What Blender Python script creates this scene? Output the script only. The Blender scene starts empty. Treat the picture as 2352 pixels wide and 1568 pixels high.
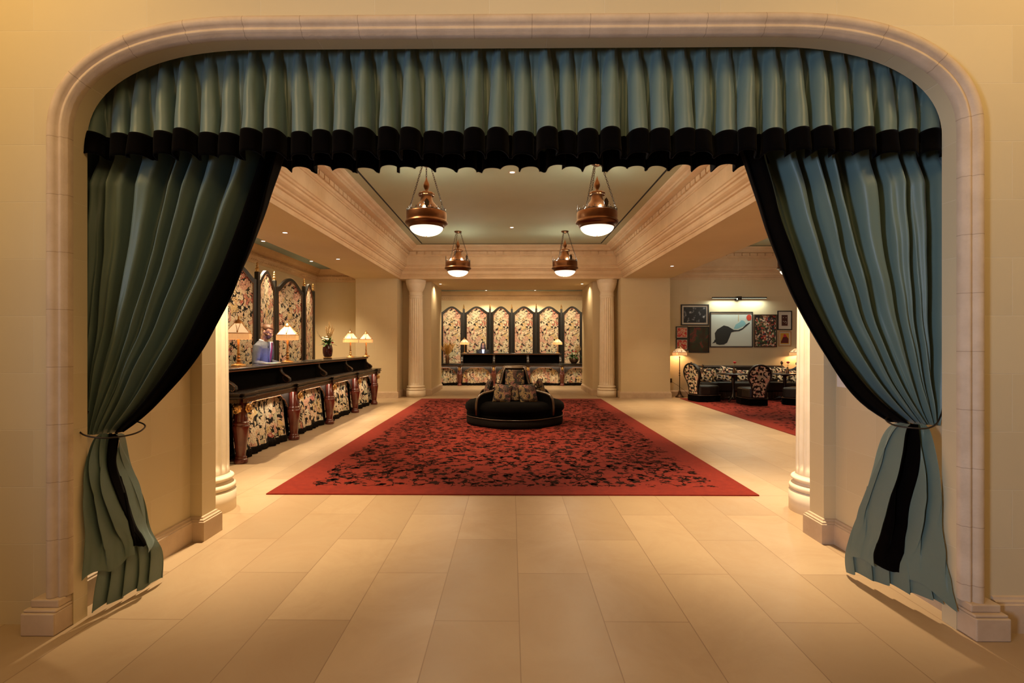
import bpy, math, random
from mathutils import Vector, Matrix, noise
PI = math.pi
R = math.radians
sc = bpy.context.scene
COL = sc.collection
random.seed(7)

# ------------------------------------------------------------------ camera, world, exposure
cam_d = bpy.data.cameras.new('camera')
cam = bpy.data.objects.new('camera', cam_d); COL.objects.link(cam)
cam_d.sensor_width = 36.0
cam_d.lens = 1200.0 / 2352.0 * 36.0
cam_d.shift_x = (1176 - 1161) / 2352.0
cam_d.shift_y = (790 - 784) / 2352.0
cam_d.clip_start = 0.05
cam.location = (0, 0, 1.5)
cam.rotation_euler = (R(90), 0, 0.0105)
sc.camera = cam
sc.view_settings.view_transform = 'Standard'
sc.view_settings.look = 'None'
sc.view_settings.gamma = 1.0
sc.view_settings.use_curve_mapping = False
sc.view_settings.exposure = -0.08
w = bpy.data.worlds.new('world'); sc.world = w; w.use_nodes = True
w.node_tree.nodes['Background'].inputs[0].default_value = (1.0, 0.75, 0.5, 1)
w.node_tree.nodes['Background'].inputs[1].default_value = 0.02
try:
    sc.cycles.use_denoising = True
    sc.cycles.max_bounces = 7
    sc.cycles.diffuse_bounces = 4
    sc.cycles.sample_clamp_indirect = 4.0
    sc.cycles.caustics_reflective = False
    sc.cycles.caustics_refractive = False
except Exception:
    pass

WARM = (1.0, 0.64, 0.30)
WARM2 = (1.0, 0.74, 0.44)
SPOTC = (1.0, 0.76, 0.47)
COOL = (0.62, 0.75, 1.0)

def light(kind, loc, power, color, size=0.1, rot=(0, 0, 0), cone=None, blend=0.6, size_y=None, spread=None):
    d = bpy.data.lights.new('lamp_light', kind)
    d.energy = power; d.color = color
    if kind == 'AREA':
        d.size = size
        if size_y: d.shape = 'RECTANGLE'; d.size_y = size_y
        if spread: d.spread = spread
    else:
        d.shadow_soft_size = size
    if kind == 'SPOT':
        d.spot_size = R(cone); d.spot_blend = blend
    o = bpy.data.objects.new('lamp_light', d); COL.objects.link(o)
    o.location = loc; o.rotation_euler = rot
    return o

# vestibule around the camera: assumed warm ceiling lights without fixtures, assumed cool window light on the left
light('AREA', (-2.9, 1.35, 4.25), 60, (1.0, 0.66, 0.27), 0.9, (R(38), R(4), 0))
light('AREA', (2.9, 1.35, 4.25), 52, (1.0, 0.67, 0.29), 0.9, (R(38), R(-4), 0))
light('AREA', (0.0, 0.9, 4.25), 42, (1.0, 0.67, 0.30), 1.6, (R(40), 0, 0))
light('AREA', (0.0, -2.2, 4.2), 12, (1.0, 0.66, 0.34), 1.6, (R(50), 0, 0))
light('AREA', (-4.5, -2.0, 1.9), 72, (0.58, 0.72, 1.0), 1.0, (R(90), 0, R(-53)), size_y=2.0, spread=R(75))  # bare area light for the assumed window, no opening in the wall
# added warm fill below the hall ceiling, no such lamp there
light('AREA', (0, 9.9, 4.12), 150, (1.0, 0.58, 0.25), 3.6, (0, 0, 0), size_y=7.0)

# ------------------------------------------------------------------ materials
def nd(nt, t, **kw):
    n = nt.nodes.new(t)
    for k, v in kw.items():
        if k in n.inputs: n.inputs[k].default_value = v
        else: setattr(n, k, v)
    return n

def base_mat(name, color, rough=0.6, metal=0.0, sheen=0.0, coat=0.0, spec=0.5):
    m = bpy.data.materials.new(name); m.use_nodes = True
    b = m.node_tree.nodes['Principled BSDF']
    b.inputs['Base Color'].default_value = (*color, 1)
    b.inputs['Roughness'].default_value = rough
    b.inputs['Metallic'].default_value = metal
    b.inputs['Specular IOR Level'].default_value = spec
    if sheen:
        b.inputs['Sheen Weight'].default_value = sheen
        b.inputs['Sheen Roughness'].default_value = 0.4
    if coat:
        b.inputs['Coat Weight'].default_value = coat
        b.inputs['Coat Roughness'].default_value = 0.08
    return m, m.node_tree, b

def mottled(name, c1, c2, scale=4.0, rough=0.6, metal=0.0, bump=0.0, bscale=60.0, sheen=0.0, coat=0.0, spec=0.5, detail=6):
    m, nt, b = base_mat(name, c1, rough, metal, sheen, coat, spec)
    tc = nd(nt, 'ShaderNodeTexCoord')
    n = nd(nt, 'ShaderNodeTexNoise', Scale=scale, Detail=float(detail), Roughness=0.6)
    r = nd(nt, 'ShaderNodeValToRGB')
    r.color_ramp.elements[0].position = 0.35; r.color_ramp.elements[0].color = (*c1, 1)
    r.color_ramp.elements[1].position = 0.65; r.color_ramp.elements[1].color = (*c2, 1)
    L = nt.links.new
    L(tc.outputs['Object'], n.inputs['Vector']); L(n.outputs['Fac'], r.inputs['Fac']); L(r.outputs['Color'], b.inputs['Base Color'])
    if bump:
        n2 = nd(nt, 'ShaderNodeTexNoise', Scale=bscale, Detail=3.0)
        bp = nd(nt, 'ShaderNodeBump', Strength=bump, Distance=0.01)
        L(tc.outputs['Object'], n2.inputs['Vector']); L(n2.outputs['Fac'], bp.inputs['Height']); L(bp.outputs['Normal'], b.inputs['Normal'])
    return m

def math_n(nt, op, a, bb=None, c=None):
    n = nt.nodes.new('ShaderNodeMath'); n.operation = op
    for i, x in enumerate((a, bb, c)):
        if x is None: continue
        if isinstance(x, (int, float)): n.inputs[i].default_value = x
        else: nt.links.new(x, n.inputs[i])
    return n.outputs[0]

def mixc(nt, fac, a, b):
    n = nt.nodes.new('ShaderNodeMix'); n.data_type = 'RGBA'
    if isinstance(fac, (int, float)): n.inputs[0].default_value = fac
    else: nt.links.new(fac, n.inputs[0])
    for i, x in ((6, a), (7, b)):
        if isinstance(x, tuple): n.inputs[i].default_value = (*x, 1) if len(x) == 3 else x
        else: nt.links.new(x, n.inputs[i])
    return n.outputs[2]

def ashlar(name, c1, c2, joint, tall=0.305, wide=0.61, z0=0.124, paint_from=None, x0=0.0):
    """dressed stone blocks; the joints run in the plane of whichever wall they are on"""
    m, nt, b = base_mat(name, c1, 0.62, spec=0.35)
    L = nt.links.new
    g = nd(nt, 'ShaderNodeNewGeometry')
    s = nd(nt, 'ShaderNodeSeparateXYZ'); L(g.outputs['Position'], s.inputs[0])
    sn = nd(nt, 'ShaderNodeSeparateXYZ'); L(g.outputs['True Normal'], sn.inputs[0])
    side = math_n(nt, 'GREATER_THAN', math_n(nt, 'ABSOLUTE', sn.outputs[0]), 0.5)
    u = math_n(nt, 'ADD', math_n(nt, 'MULTIPLY', s.outputs[1], side), math_n(nt, 'MULTIPLY', s.outputs[0], math_n(nt, 'SUBTRACT', 1.0, side)))
    u = math_n(nt, 'ADD', u, 50 * wide - x0)
    v = math_n(nt, 'SUBTRACT', s.outputs[2], z0)
    cv = nd(nt, 'ShaderNodeCombineXYZ'); L(u, cv.inputs[0]); L(v, cv.inputs[1])
    br = nd(nt, 'ShaderNodeTexBrick')
    br.inputs['Scale'].default_value = 1.0
    br.inputs['Brick Width'].default_value = wide
    br.inputs['Row Height'].default_value = tall
    br.inputs['Mortar Size'].default_value = 0.0022
    br.inputs['Mortar Smooth'].default_value = 0.3
    br.inputs['Bias'].default_value = 0.0
    br.inputs['Color1'].default_value = (*c1, 1); br.inputs['Color2'].default_value = (*c2, 1); br.inputs['Mortar'].default_value = (*joint, 1)
    L(cv.outputs[0], br.inputs['Vector'])
    n = nd(nt, 'ShaderNodeTexNoise', Scale=2.2, Detail=8.0, Roughness=0.65)
    L(g.outputs['Position'], n.inputs['Vector'])
    fac = math_n(nt, 'MULTIPLY', n.outputs['Fac'], 0.16)
    c = mixc(nt, fac, br.outputs['Color'], tuple(x * 0.55 for x in c1))
    L(c, b.inputs['Base Color'])
    bp = nd(nt, 'ShaderNodeBump', Strength=0.5, Distance=0.004)
    L(math_n(nt, 'SUBTRACT', 1.0, br.outputs['Fac']), bp.inputs['Height'])
    n2 = nd(nt, 'ShaderNodeTexNoise', Scale=120.0, Detail=2.0); L(g.outputs['Position'], n2.inputs['Vector'])
    bp2 = nd(nt, 'ShaderNodeBump', Strength=0.05, Distance=0.002)
    L(n2.outputs['Fac'], bp2.inputs['Height']); L(bp.outputs['Normal'], bp2.inputs['Normal']); L(bp2.outputs['Normal'], b.inputs['Normal'])
    return m

def tapestry(name, scale=1.0, dark=0.010, black=0.10, gold=False):
    """verdure tapestry: cream, rose, sage and ochre leaves, scrolls and blossoms with black outlines; uses UVs in metres"""
    m, nt, b = base_mat(name, (0.6, 0.5, 0.35), 0.75, spec=0.3)
    L = nt.links.new
    uv = nd(nt, 'ShaderNodeUVMap')
    mp = nd(nt, 'ShaderNodeMapping'); mp.inputs['Scale'].default_value = (scale, scale, scale); L(uv.outputs[0], mp.inputs[0])
    def warp(sc_, amt):
        wn = nd(nt, 'ShaderNodeTexNoise', Scale=sc_, Detail=1.5); L(mp.outputs[0], wn.inputs['Vector'])
        sub = nd(nt, 'ShaderNodeVectorMath', operation='SUBTRACT'); L(wn.outputs['Color'], sub.inputs[0]); sub.inputs[1].default_value = (0.5, 0.5, 0.5)
        scl = nd(nt, 'ShaderNodeVectorMath', operation='SCALE'); L(sub.outputs[0], scl.inputs[0]); scl.inputs['Scale'].default_value = amt
        wp = nd(nt, 'ShaderNodeVectorMath', operation='ADD'); L(mp.outputs[0], wp.inputs[0]); L(scl.outputs[0], wp.inputs[1])
        return wp.outputs[0]
    w1 = warp(5.0, 0.55)
    ve = nd(nt, 'ShaderNodeTexVoronoi', feature='DISTANCE_TO_EDGE', Scale=5.5); L(w1, ve.inputs['Vector'])
    vc = nd(nt, 'ShaderNodeTexVoronoi', feature='F1', Scale=5.5); L(w1, vc.inputs['Vector'])
    wid = nd(nt, 'ShaderNodeTexNoise', Scale=10.0, Detail=0.0); L(mp.outputs[0], wid.inputs['Vector'])
    thr = math_n(nt, 'ADD', math_n(nt, 'MULTIPLY', math_n(nt, 'SUBTRACT', wid.outputs['Fac'], 0.47), black * 8), black * .35)
    outl = math_n(nt, 'LESS_THAN', ve.outputs['Distance'], thr)
    sw = nd(nt, 'ShaderNodeTexNoise', Scale=7.0, Detail=0.5, Distortion=2.6); L(w1, sw.inputs['Vector'])
    line = math_n(nt, 'LESS_THAN', math_n(nt, 'ABSOLUTE', math_n(nt, 'SUBTRACT', sw.outputs['Fac'], 0.5)), 0.014)
    sw2 = nd(nt, 'ShaderNodeTexNoise', Scale=13.0, Detail=0.0, Distortion=1.5); L(mp.outputs[0], sw2.inputs['Vector'])
    blot = math_n(nt, 'GREATER_THAN', sw2.outputs['Fac'], 0.73)
    blk = math_n(nt, 'MAXIMUM', math_n(nt, 'MAXIMUM', outl, line), blot)
    def ramp(fac, cols):
        rp = nd(nt, 'ShaderNodeValToRGB'); cr = rp.color_ramp; cr.interpolation = 'CONSTANT'
        cr.elements[0].position, cr.elements[0].color = cols[0][0], (*cols[0][1], 1)
        cr.elements[1].position, cr.elements[1].color = cols[1][0], (*cols[1][1], 1)
        for p_, c in cols[2:]:
            e = cr.elements.new(p_); e.color = (*c, 1)
        L(fac, rp.inputs['Fac']); return rp.outputs['Color']
    if gold:
        cA = [(0.0, (0.045, 0.015, 0.015)), (0.3, (0.20, 0.13, 0.055)), (0.45, (0.03, 0.010, 0.011)), (0.7, (0.22, 0.15, 0.07)), (0.84, (0.16, 0.06, 0.05))]
        cB = [(0.0, (0.04, 0.015, 0.015)), (0.46, (0.26, 0.18, 0.08)), (0.55, (0.035, 0.012, 0.01))]
    else:
        cA = [(0.0, (0.72, 0.62, 0.42)), (0.24, (0.62, 0.31, 0.24)), (0.38, (0.78, 0.70, 0.52)), (0.55, (0.44, 0.45, 0.31)), (0.66, (0.74, 0.54, 0.38)), (0.80, (0.64, 0.45, 0.18)), (0.90, (0.22, 0.28, 0.33)), (0.95, (0.45, 0.09, 0.08))]
        cB = [(0.0, (0.52, 0.50, 0.36)), (0.36, (0.80, 0.70, 0.50)), (0.46, (0.66, 0.38, 0.30)), (0.56, (0.78, 0.68, 0.48)), (0.66, (0.60, 0.40, 0.16))]
    s2 = nd(nt, 'ShaderNodeSeparateColor'); L(vc.outputs['Color'], s2.inputs[0])
    ca = ramp(s2.outputs[0], cA); cb = ramp(sw.outputs['Fac'], cB)
    ring = math_n(nt, 'GREATER_THAN', math_n(nt, 'SINE', math_n(nt, 'MULTIPLY', vc.outputs['Distance'], 34.0)), 0.2)
    inner = mixc(nt, math_n(nt, 'MULTIPLY', ring, 0.75), ca, cb)
    fin = mixc(nt, blk, inner, (dark, dark * 0.9, dark * 0.8))
    L(fin, b.inputs['Base Color'])
    return m

M = {}
M['ashlar'] = ashlar('ashlar_stone', (0.66, 0.55, 0.345), (0.62, 0.51, 0.315), (0.70, 0.60, 0.41), x0=0.19)
M['ashlar_faint'] = ashlar('painted_ashlar', (0.66, 0.54, 0.34), (0.645, 0.525, 0.33), (0.69, 0.58, 0.39), x0=0.19)
M['plaster'] = mottled('cream_plaster', (0.66, 0.54, 0.34), (0.70, 0.58, 0.375), 0.8, 0.7, spec=0.3)
M['trim'] = mottled('warm_limestone_trim', (0.58, 0.41, 0.25), (0.66, 0.48, 0.30), 3.0, 0.6, bump=0.08, bscale=90, spec=0.35)
M['beige_stone'] = mottled('beige_base_stone', (0.50, 0.37, 0.25), (0.60, 0.46, 0.32), 5.0, 0.5, bump=0.04, spec=0.4)
M['column'] = mottled('column_stone', (0.76, 0.66, 0.50), (0.82, 0.72, 0.57), 6.0, 0.5, bump=0.03, spec=0.4)
M['sage'] = mottled('sage_ceiling_paint', (0.36, 0.34, 0.215), (0.39, 0.365, 0.235), 0.7, 0.8, spec=0.2)
M['blue_ceiling'] = mottled('slate_blue_ceiling_paint', (0.22, 0.29, 0.30), (0.24, 0.31, 0.32), 0.7, 0.8, spec=0.2)
M['slot'] = base_mat('ceiling_slot_black', (0.004, 0.004, 0.004), 0.9)[0]
M['velvet'] = mottled('black_velvet', (0.0012, 0.0009, 0.0008), (0.0022, 0.0015, 0.0013), 9, 0.95, sheen=0.03, spec=0.03)
M['fringe'] = mottled('black_bullion_fringe', (0.006, 0.005, 0.004), (0.014, 0.010, 0.008), 80, 0.9, spec=0.1)
M['leather'] = mottled('black_leather', (0.006, 0.0045, 0.0035), (0.010, 0.0075, 0.0055), 14, 0.42, bump=0.06, bscale=150)
M['dark_wood'] = mottled('ebonised_wood', (0.008, 0.0045, 0.003), (0.015, 0.009, 0.006), 8, 0.26, coat=0.25)
M['walnut'] = mottled('worn_walnut_trim', (0.050, 0.028, 0.014), (0.085, 0.048, 0.024), 12, 0.30, coat=0.3)
M['mahogany'] = mottled('polished_mahogany', (0.085, 0.014, 0.010), (0.13, 0.024, 0.015), 5, 0.20, coat=0.6)
M['apron'] = mottled('dark_grey_apron_leather', (0.030, 0.026, 0.026), (0.045, 0.040, 0.040), 30, 0.45)
M['copper_trim'] = base_mat('aged_copper_trim', (0.40, 0.17, 0.07), 0.4, 0.8)[0]
M['brass'] = mottled('antique_brass', (0.55, 0.30, 0.12), (0.62, 0.36, 0.16), 20, 0.3, 0.9)
M['gold'] = mottled('gilt_metal', (0.72, 0.46, 0.18), (0.55, 0.32, 0.12), 60, 0.32, 0.9, bump=0.2, bscale=60)
M['bronze'] = mottled('pendant_bronze', (0.10, 0.040, 0.016), (0.13, 0.055, 0.022), 9, 0.36, 0.95)
M['iron'] = base_mat('blackened_iron', (0.035, 0.025, 0.018), 0.45, 0.7)[0]
M['screen_leather'] = mottled('screen_frame_leather', (0.006, 0.005, 0.004), (0.010, 0.008, 0.006), 20, 0.45, bump=0.05)
M['tapestry'] = tapestry('verdure_tapestry', 1.0, black=0.042)
M['tapestry_skirt'] = tapestry('verdure_tapestry_skirt', 1.0, black=0.085)
M['tapestry_far'] = tapestry('verdure_tapestry_small', 1.0, black=0.04)
M['cushion_fab'] = tapestry('maroon_and_gold_floral', 1.3, gold=True, black=0.08)
M['lounge_fab'] = tapestry('lounge_floral', 1.6, black=0.13)
M['leaf'] = mottled('green_leaf', (0.03, 0.09, 0.02), (0.06, 0.14, 0.03), 30, 0.5)
M['pampas'] = mottled('dried_pampas', (0.45, 0.30, 0.13), (0.58, 0.42, 0.22), 40, 0.85)
M['wheat'] = mottled('golden_dried_wheat', (0.50, 0.25, 0.04), (0.62, 0.36, 0.08), 40, 0.8)
M['bloom_white'] = base_mat('white_petal', (0.75, 0.66, 0.50), 0.6)[0]
M['bloom_red'] = base_mat('red_petal', (0.45, 0.012, 0.02), 0.6)[0]
M['ruby_glass'] = base_mat('dark_ruby_glass', (0.05, 0.004, 0.006), 0.06, coat=0.5)[0]
M['amber_glass'] = base_mat('smoky_amber_glass', (0.10, 0.045, 0.02), 0.08, coat=0.5)[0]
M['wicker'] = mottled('brown_wicker', (0.06, 0.03, 0.015), (0.12, 0.06, 0.03), 60, 0.6, bump=0.5, bscale=80)
M['skin'] = mottled('skin', (0.42, 0.23, 0.16), (0.48, 0.27, 0.19), 18, 0.5)
M['hair_brown'] = mottled('brown_hair', (0.07, 0.028, 0.012), (0.12, 0.050, 0.022), 70, 0.5)
M['hair_black'] = mottled('black_hair', (0.007, 0.005, 0.005), (0.014, 0.011, 0.010), 60, 0.35)
M['suit'] = mottled('grey_blue_suit_wool', (0.055, 0.058, 0.075), (0.070, 0.074, 0.092), 50, 0.85)
M['black_suit'] = mottled('charcoal_suit_wool', (0.018, 0.018, 0.022), (0.028, 0.028, 0.032), 50, 0.8)
M['shirt'] = base_mat('white_shirt_cotton', (0.70, 0.70, 0.78), 0.7)[0]
M['tie'] = base_mat('burgundy_silk', (0.16, 0.01, 0.05), 0.4)[0]
M['eye'] = base_mat('eye_dark', (0.02, 0.015, 0.012), 0.3)[0]
M['lip'] = base_mat('lip', (0.36, 0.12, 0.10), 0.5)[0]
M['paper'] = base_mat('cream_paper', (0.62, 0.55, 0.42), 0.7)[0]
M['plastic_white'] = base_mat('white_plastic', (0.75, 0.72, 0.68), 0.4)[0]
M['bronze_floor'] = base_mat('brown_bronze_lamp_metal', (0.06, 0.032, 0.016), 0.4, 0.6)[0]

def teal_silk():
    m, nt, b = base_mat('teal_taffeta', (0.10, 0.22, 0.24), 0.46, sheen=0.25, spec=0.45)
    L = nt.links.new
    lw = nd(nt, 'ShaderNodeLayerWeight', Blend=0.35)
    n = nd(nt, 'ShaderNodeTexNoise', Scale=5.0, Detail=4.0)
    g = nd(nt, 'ShaderNodeTexCoord'); L(g.outputs['Object'], n.inputs['Vector'])
    a = mixc(nt, lw.outputs['Facing'], (0.115, 0.170, 0.140), (0.085, 0.175, 0.225))
    c = mixc(nt, math_n(nt, 'MULTIPLY', n.outputs['Fac'], 0.35), a, (0.125, 0.145, 0.08))
    L(c, b.inputs['Base Color'])
    n2 = nd(nt, 'ShaderNodeTexNoise', Scale=3.5, Detail=5.0, Distortion=1.2)
    L(g.outputs['Object'], n2.inputs['Vector'])
    bp = nd(nt, 'ShaderNodeBump', Strength=0.25, Distance=0.02); L(n2.outputs['Fac'], bp.inputs['Height']); L(bp.outputs['Normal'], b.inputs['Normal'])
    return m
M['teal'] = teal_silk()

def floor_mat():
    m, nt, b = base_mat('limestone_floor', (0.62, 0.48, 0.33), 0.32, spec=0.4)
    L = nt.links.new
    g = nd(nt, 'ShaderNodeNewGeometry'); s = nd(nt, 'ShaderNodeSeparateXYZ'); L(g.outputs['Position'], s.inputs[0])
    cv = nd(nt, 'ShaderNodeCombineXYZ')
    L(math_n(nt, 'ADD', s.outputs[1], 1.18 * 20 - 4.01), cv.inputs[0]); L(math_n(nt, 'ADD', s.outputs[0], 0.459 * 40 - 0.045), cv.inputs[1])
    br = nd(nt, 'ShaderNodeTexBrick')
    br.inputs['Scale'].default_value = 1.0; br.inputs['Brick Width'].default_value = 1.18; br.inputs['Row Height'].default_value = 0.459
    br.inputs['Mortar Size'].default_value = 0.0030; br.inputs['Mortar Smooth'].default_value = 0.2; br.inputs['Bias'].default_value = 0.2
    br.inputs['Color1'].default_value = (0.46, 0.34, 0.21, 1); br.inputs['Color2'].default_value = (0.37, 0.265, 0.16, 1); br.inputs['Mortar'].default_value = (0.24, 0.155, 0.09, 1)
    L(cv.outputs[0], br.inputs['Vector'])
    n = nd(nt, 'ShaderNodeTexNoise', Scale=1.6, Detail=10.0, Roughness=0.7, Distortion=0.6); L(g.outputs['Position'], n.inputs['Vector'])
    r = nd(nt, 'ShaderNodeValToRGB'); r.color_ramp.elements[0].position = 0.42; r.color_ramp.elements[1].position = 0.72
    L(n.outputs['Fac'], r.inputs['Fac'])
    c = mixc(nt, math_n(nt, 'MULTIPLY', r.outputs['Color'], 0.55), br.outputs['Color'], (0.34, 0.22, 0.12))
    n3 = nd(nt, 'ShaderNodeTexNoise', Scale=90.0, Detail=3.0); L(g.outputs['Position'], n3.inputs['Vector'])
    c = mixc(nt, math_n(nt, 'MULTIPLY', n3.outputs['Fac'], 0.12), c, (0.35, 0.25, 0.16))
    L(c, b.inputs['Base Color'])
    rr = math_n(nt, 'ADD', 0.24, math_n(nt, 'MULTIPLY', n.outputs['Fac'], 0.28)); L(rr, b.inputs['Roughness'])
    bp = nd(nt, 'ShaderNodeBump', Strength=0.35, Distance=0.003); L(math_n(nt, 'SUBTRACT', 1.0, br.outputs['Fac']), bp.inputs['Height'])
    bp2 = nd(nt, 'ShaderNodeBump', Strength=0.04, Distance=0.01); L(n.outputs['Fac'], bp2.inputs['Height']); L(bp.outputs['Normal'], bp2.inputs['Normal'])
    L(bp2.outputs['Normal'], b.inputs['Normal'])
    return m
M['floor'] = floor_mat()
M['carpet_red'] = mottled('red_wool_carpet', (0.16, 0.013, 0.007), (0.21, 0.019, 0.009), 14, 0.95, bump=0.5, bscale=400, sheen=0.1, spec=0.1)
M['carpet_dark'] = mottled('dark_carpet_motif', (0.014, 0.004, 0.0035), (0.022, 0.006, 0.004), 40, 0.95, bump=0.4, bscale=400, spec=0.1)

def emis(name, color, strength):
    m, nt, b = base_mat(name, color, 0.4)
    b.inputs['Emission Color'].default_value = (*color, 1)
    b.inputs['Emission Strength'].default_value = strength
    return m
M['bowl'] = emis('frosted_lit_glass', (1.0, 0.90, 0.74), 1.25)
M['spot_glow'] = emis('lit_downlight', (1.0, 0.92, 0.80), 6.0)
M['shade_lit'] = emis('lit_pleated_shade', (1.0, 0.70, 0.38), 0.62)
M['shade_fringe'] = emis('lit_shade_fringe', (1.0, 0.56, 0.22), 0.45)
M['led'] = emis('lit_led_strip', (0.85, 1.0, 0.85), 1.5)
M['screen_glow'] = emis('lit_computer_screen', (0.35, 0.40, 1.0), 3.0)

# ------------------------------------------------------------------ mesh helpers
class MB:
    def __init__(s):
        s.v = []; s.f = []; s.mi = []; s.sm = []; s.uv = []
    def add(s, vs, fs, mat=0, smooth=False, Mx=None, uvs=None):
        o = len(s.v)
        if Mx is not None: vs = [Mx @ Vector(p) for p in vs]
        s.v += [tuple(p) for p in vs]
        for i, f in enumerate(fs):
            s.f.append([o + k for k in f]); s.mi.append(mat); s.sm.append(smooth)
            s.uv.append([uvs[k] for k in f] if uvs else None)
        return s
    def box(s, x0, x1, y0, y1, z0, z1, mat=0, Mx=None):
        vs = [(x0, y0, z0), (x1, y0, z0), (x1, y1, z0), (x0, y1, z0), (x0, y0, z1), (x1, y0, z1), (x1, y1, z1), (x0, y1, z1)]
        return s.add(vs, [(0, 3, 2, 1), (4, 5, 6, 7), (0, 1, 5, 4), (1, 2, 6, 5), (2, 3, 7, 6), (3, 0, 4, 7)], mat, False, Mx)
    def lathe(s, prof, n=24, c=(0, 0, 0), mat=0, Mx=None, smooth=True, fn=None, cap=True):
        vs = []; fs = []
        for j, (r, z) in enumerate(prof):
            for i in range(n):
                a = 2 * PI * i / n
                rr = r if fn is None else fn(r, z, a)
                vs.append((c[0] + rr * math.cos(a), c[1] + rr * math.sin(a), c[2] + z))
        for j in range(len(prof) - 1):
            for i in range(n):
                k = (i + 1) % n
                fs.append((j * n + i, j * n + k, (j + 1) * n + k, (j + 1) * n + i))
        s.add(vs, fs, mat, smooth, Mx)
        if cap:
            o = len(s.v) - len(vs)
            if prof[0][0] > 1e-4: s.f.append([o + i for i in range(n)][::-1]); s.mi.append(mat); s.sm.append(False); s.uv.append(None)
            if prof[-1][0] > 1e-4: s.f.append([o + (len(prof) - 1) * n + i for i in range(n)]); s.mi.append(mat); s.sm.append(False); s.uv.append(None)
        return s
    def tube(s, pts, r, n=8, mat=0, Mx=None, closed=False, smooth=True, flat=1.0, cap=True):
        pts = [Vector(p) for p in pts]; m = len(pts)
        rs = r if isinstance(r, (list, tuple)) else [r] * m
        vs = []; fs = []; up = None
        for j, p in enumerate(pts):
            if closed: t = pts[(j + 1) % m] - pts[j - 1]
            else: t = pts[min(j + 1, m - 1)] - pts[max(j - 1, 0)]
            if t.length < 1e-9: t = Vector((0, 0, 1))
            t.normalize()
            if up is None:
                up = Vector((0, 0, 1)) if abs(t.z) < 0.9 else Vector((1, 0, 0))
            up = up - t * up.dot(t)
            if up.length < 1e-6: up = t.orthogonal()
            up.normalize(); sd = t.cross(up)
            for i in range(n):
                a = 2 * PI * i / n
                vs.append(p + sd * (math.cos(a) * rs[j]) + up * (math.sin(a) * rs[j] * flat))
        for j in range(m if closed else m - 1):
            for i in range(n):
                k = (i + 1) % n; j2 = (j + 1) % m
                fs.append((j * n + i, j * n + k, j2 * n + k, j2 * n + i))
        s.add(vs, fs, mat, smooth, Mx)
        if not closed and cap:
            o = len(s.v) - len(vs)
            for ring, rev in ((0, True), (m - 1, False)):
                ff = [o + ring * n + i for i in range(n)]
                s.f.append(ff[::-1] if rev else ff); s.mi.append(mat); s.sm.append(False); s.uv.append(None)
        return s
    def grid(s, fn, nu, nv, mat=0, uvfn=None, smooth=True, Mx=None, flip=False):
        vs = []; uvs = []
        for j in range(nv + 1):
            for i in range(nu + 1):
                u, v = i / nu, j / nv
                vs.append(fn(u, v)); uvs.append(uvfn(u, v) if uvfn else (u, v))
        fs = []
        for j in range(nv):
            for i in range(nu):
                a = j * (nu + 1) + i
                q = (a, a + 1, a + nu + 2, a + nu + 1)
                fs.append(q[::-1] if flip else q)
        return s.add(vs, fs, mat, smooth, Mx, uvs)
    def ball(s, c, r, n=10, mat=0, Mx=None, fn=None):
        rx, ry, rz = r if isinstance(r, (tuple, list)) else (r, r, r)
        def f(u, v):
            th = PI * v; ph = 2 * PI * u
            d = Vector((math.sin(th) * math.cos(ph), math.sin(th) * math.sin(ph), -math.cos(th)))
            k = fn(d) if fn else 1.0
            return (c[0] + d.x * rx * k, c[1] + d.y * ry * k, c[2] + d.z * rz * k)
        return s.grid(f, n * 2, n, mat, Mx=Mx)
    def prism(s, poly, z0, z1, mat=0, Mx=None, smooth=False, side_mat=None):
        n = len(poly)
        vs = [(x, y, z0) for x, y in poly] + [(x, y, z1) for x, y in poly]
        s.add(vs, [tuple(range(n))[::-1], tuple(range(n, 2 * n))], mat, False, Mx)
        o = len(s.v) - 2 * n
        for i in range(n):
            k = (i + 1) % n
            s.f.append([o + i, o + k, o + n + k, o + n + i]); s.mi.append(mat if side_mat is None else side_mat); s.sm.append(smooth); s.uv.append(None)
        return s
    def sweep(s, path, prof, closed=False, mat=0, smooth=False, inward=1):
        """profile (offset to the left of the path, z) swept with mitred corners along a flat path"""
        m = len(path); P = [Vector((x, y)) for x, y in path]; vs = []
        for j in range(m):
            if closed: a, b = P[j] - P[j - 1], P[(j + 1) % m] - P[j]
            else:
                a = P[j] - P[j - 1] if j > 0 else P[1] - P[0]
                b = P[j + 1] - P[j] if j < m - 1 else P[j] - P[j - 1]
            a.normalize(); b.normalize()
            na, nb = Vector((-a.y, a.x)), Vector((-b.y, b.x))
            nn = na + nb; k = 2.0 / max(nn.length_squared, 1e-6); nn = nn * k
            for off, z in prof:
                vs.append((P[j].x + nn.x * off * inward, P[j].y + nn.y * off * inward, z))
        q = len(prof); fs = []
        for j in range(m if closed else m - 1):
            j2 = (j + 1) % m
            for i in range(q - 1):
                fs.append((j * q + i, j2 * q + i, j2 * q + i + 1, j * q + i + 1))
        s.add(vs, fs, mat, smooth)
        if not closed:
            o = len(s.v) - len(vs)
            s.f.append([o + i for i in range(q)]); s.mi.append(mat); s.sm.append(False); s.uv.append(None)
            s.f.append([o + (m - 1) * q + i for i in range(q)][::-1]); s.mi.append(mat); s.sm.append(False); s.uv.append(None)
        return s
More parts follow.
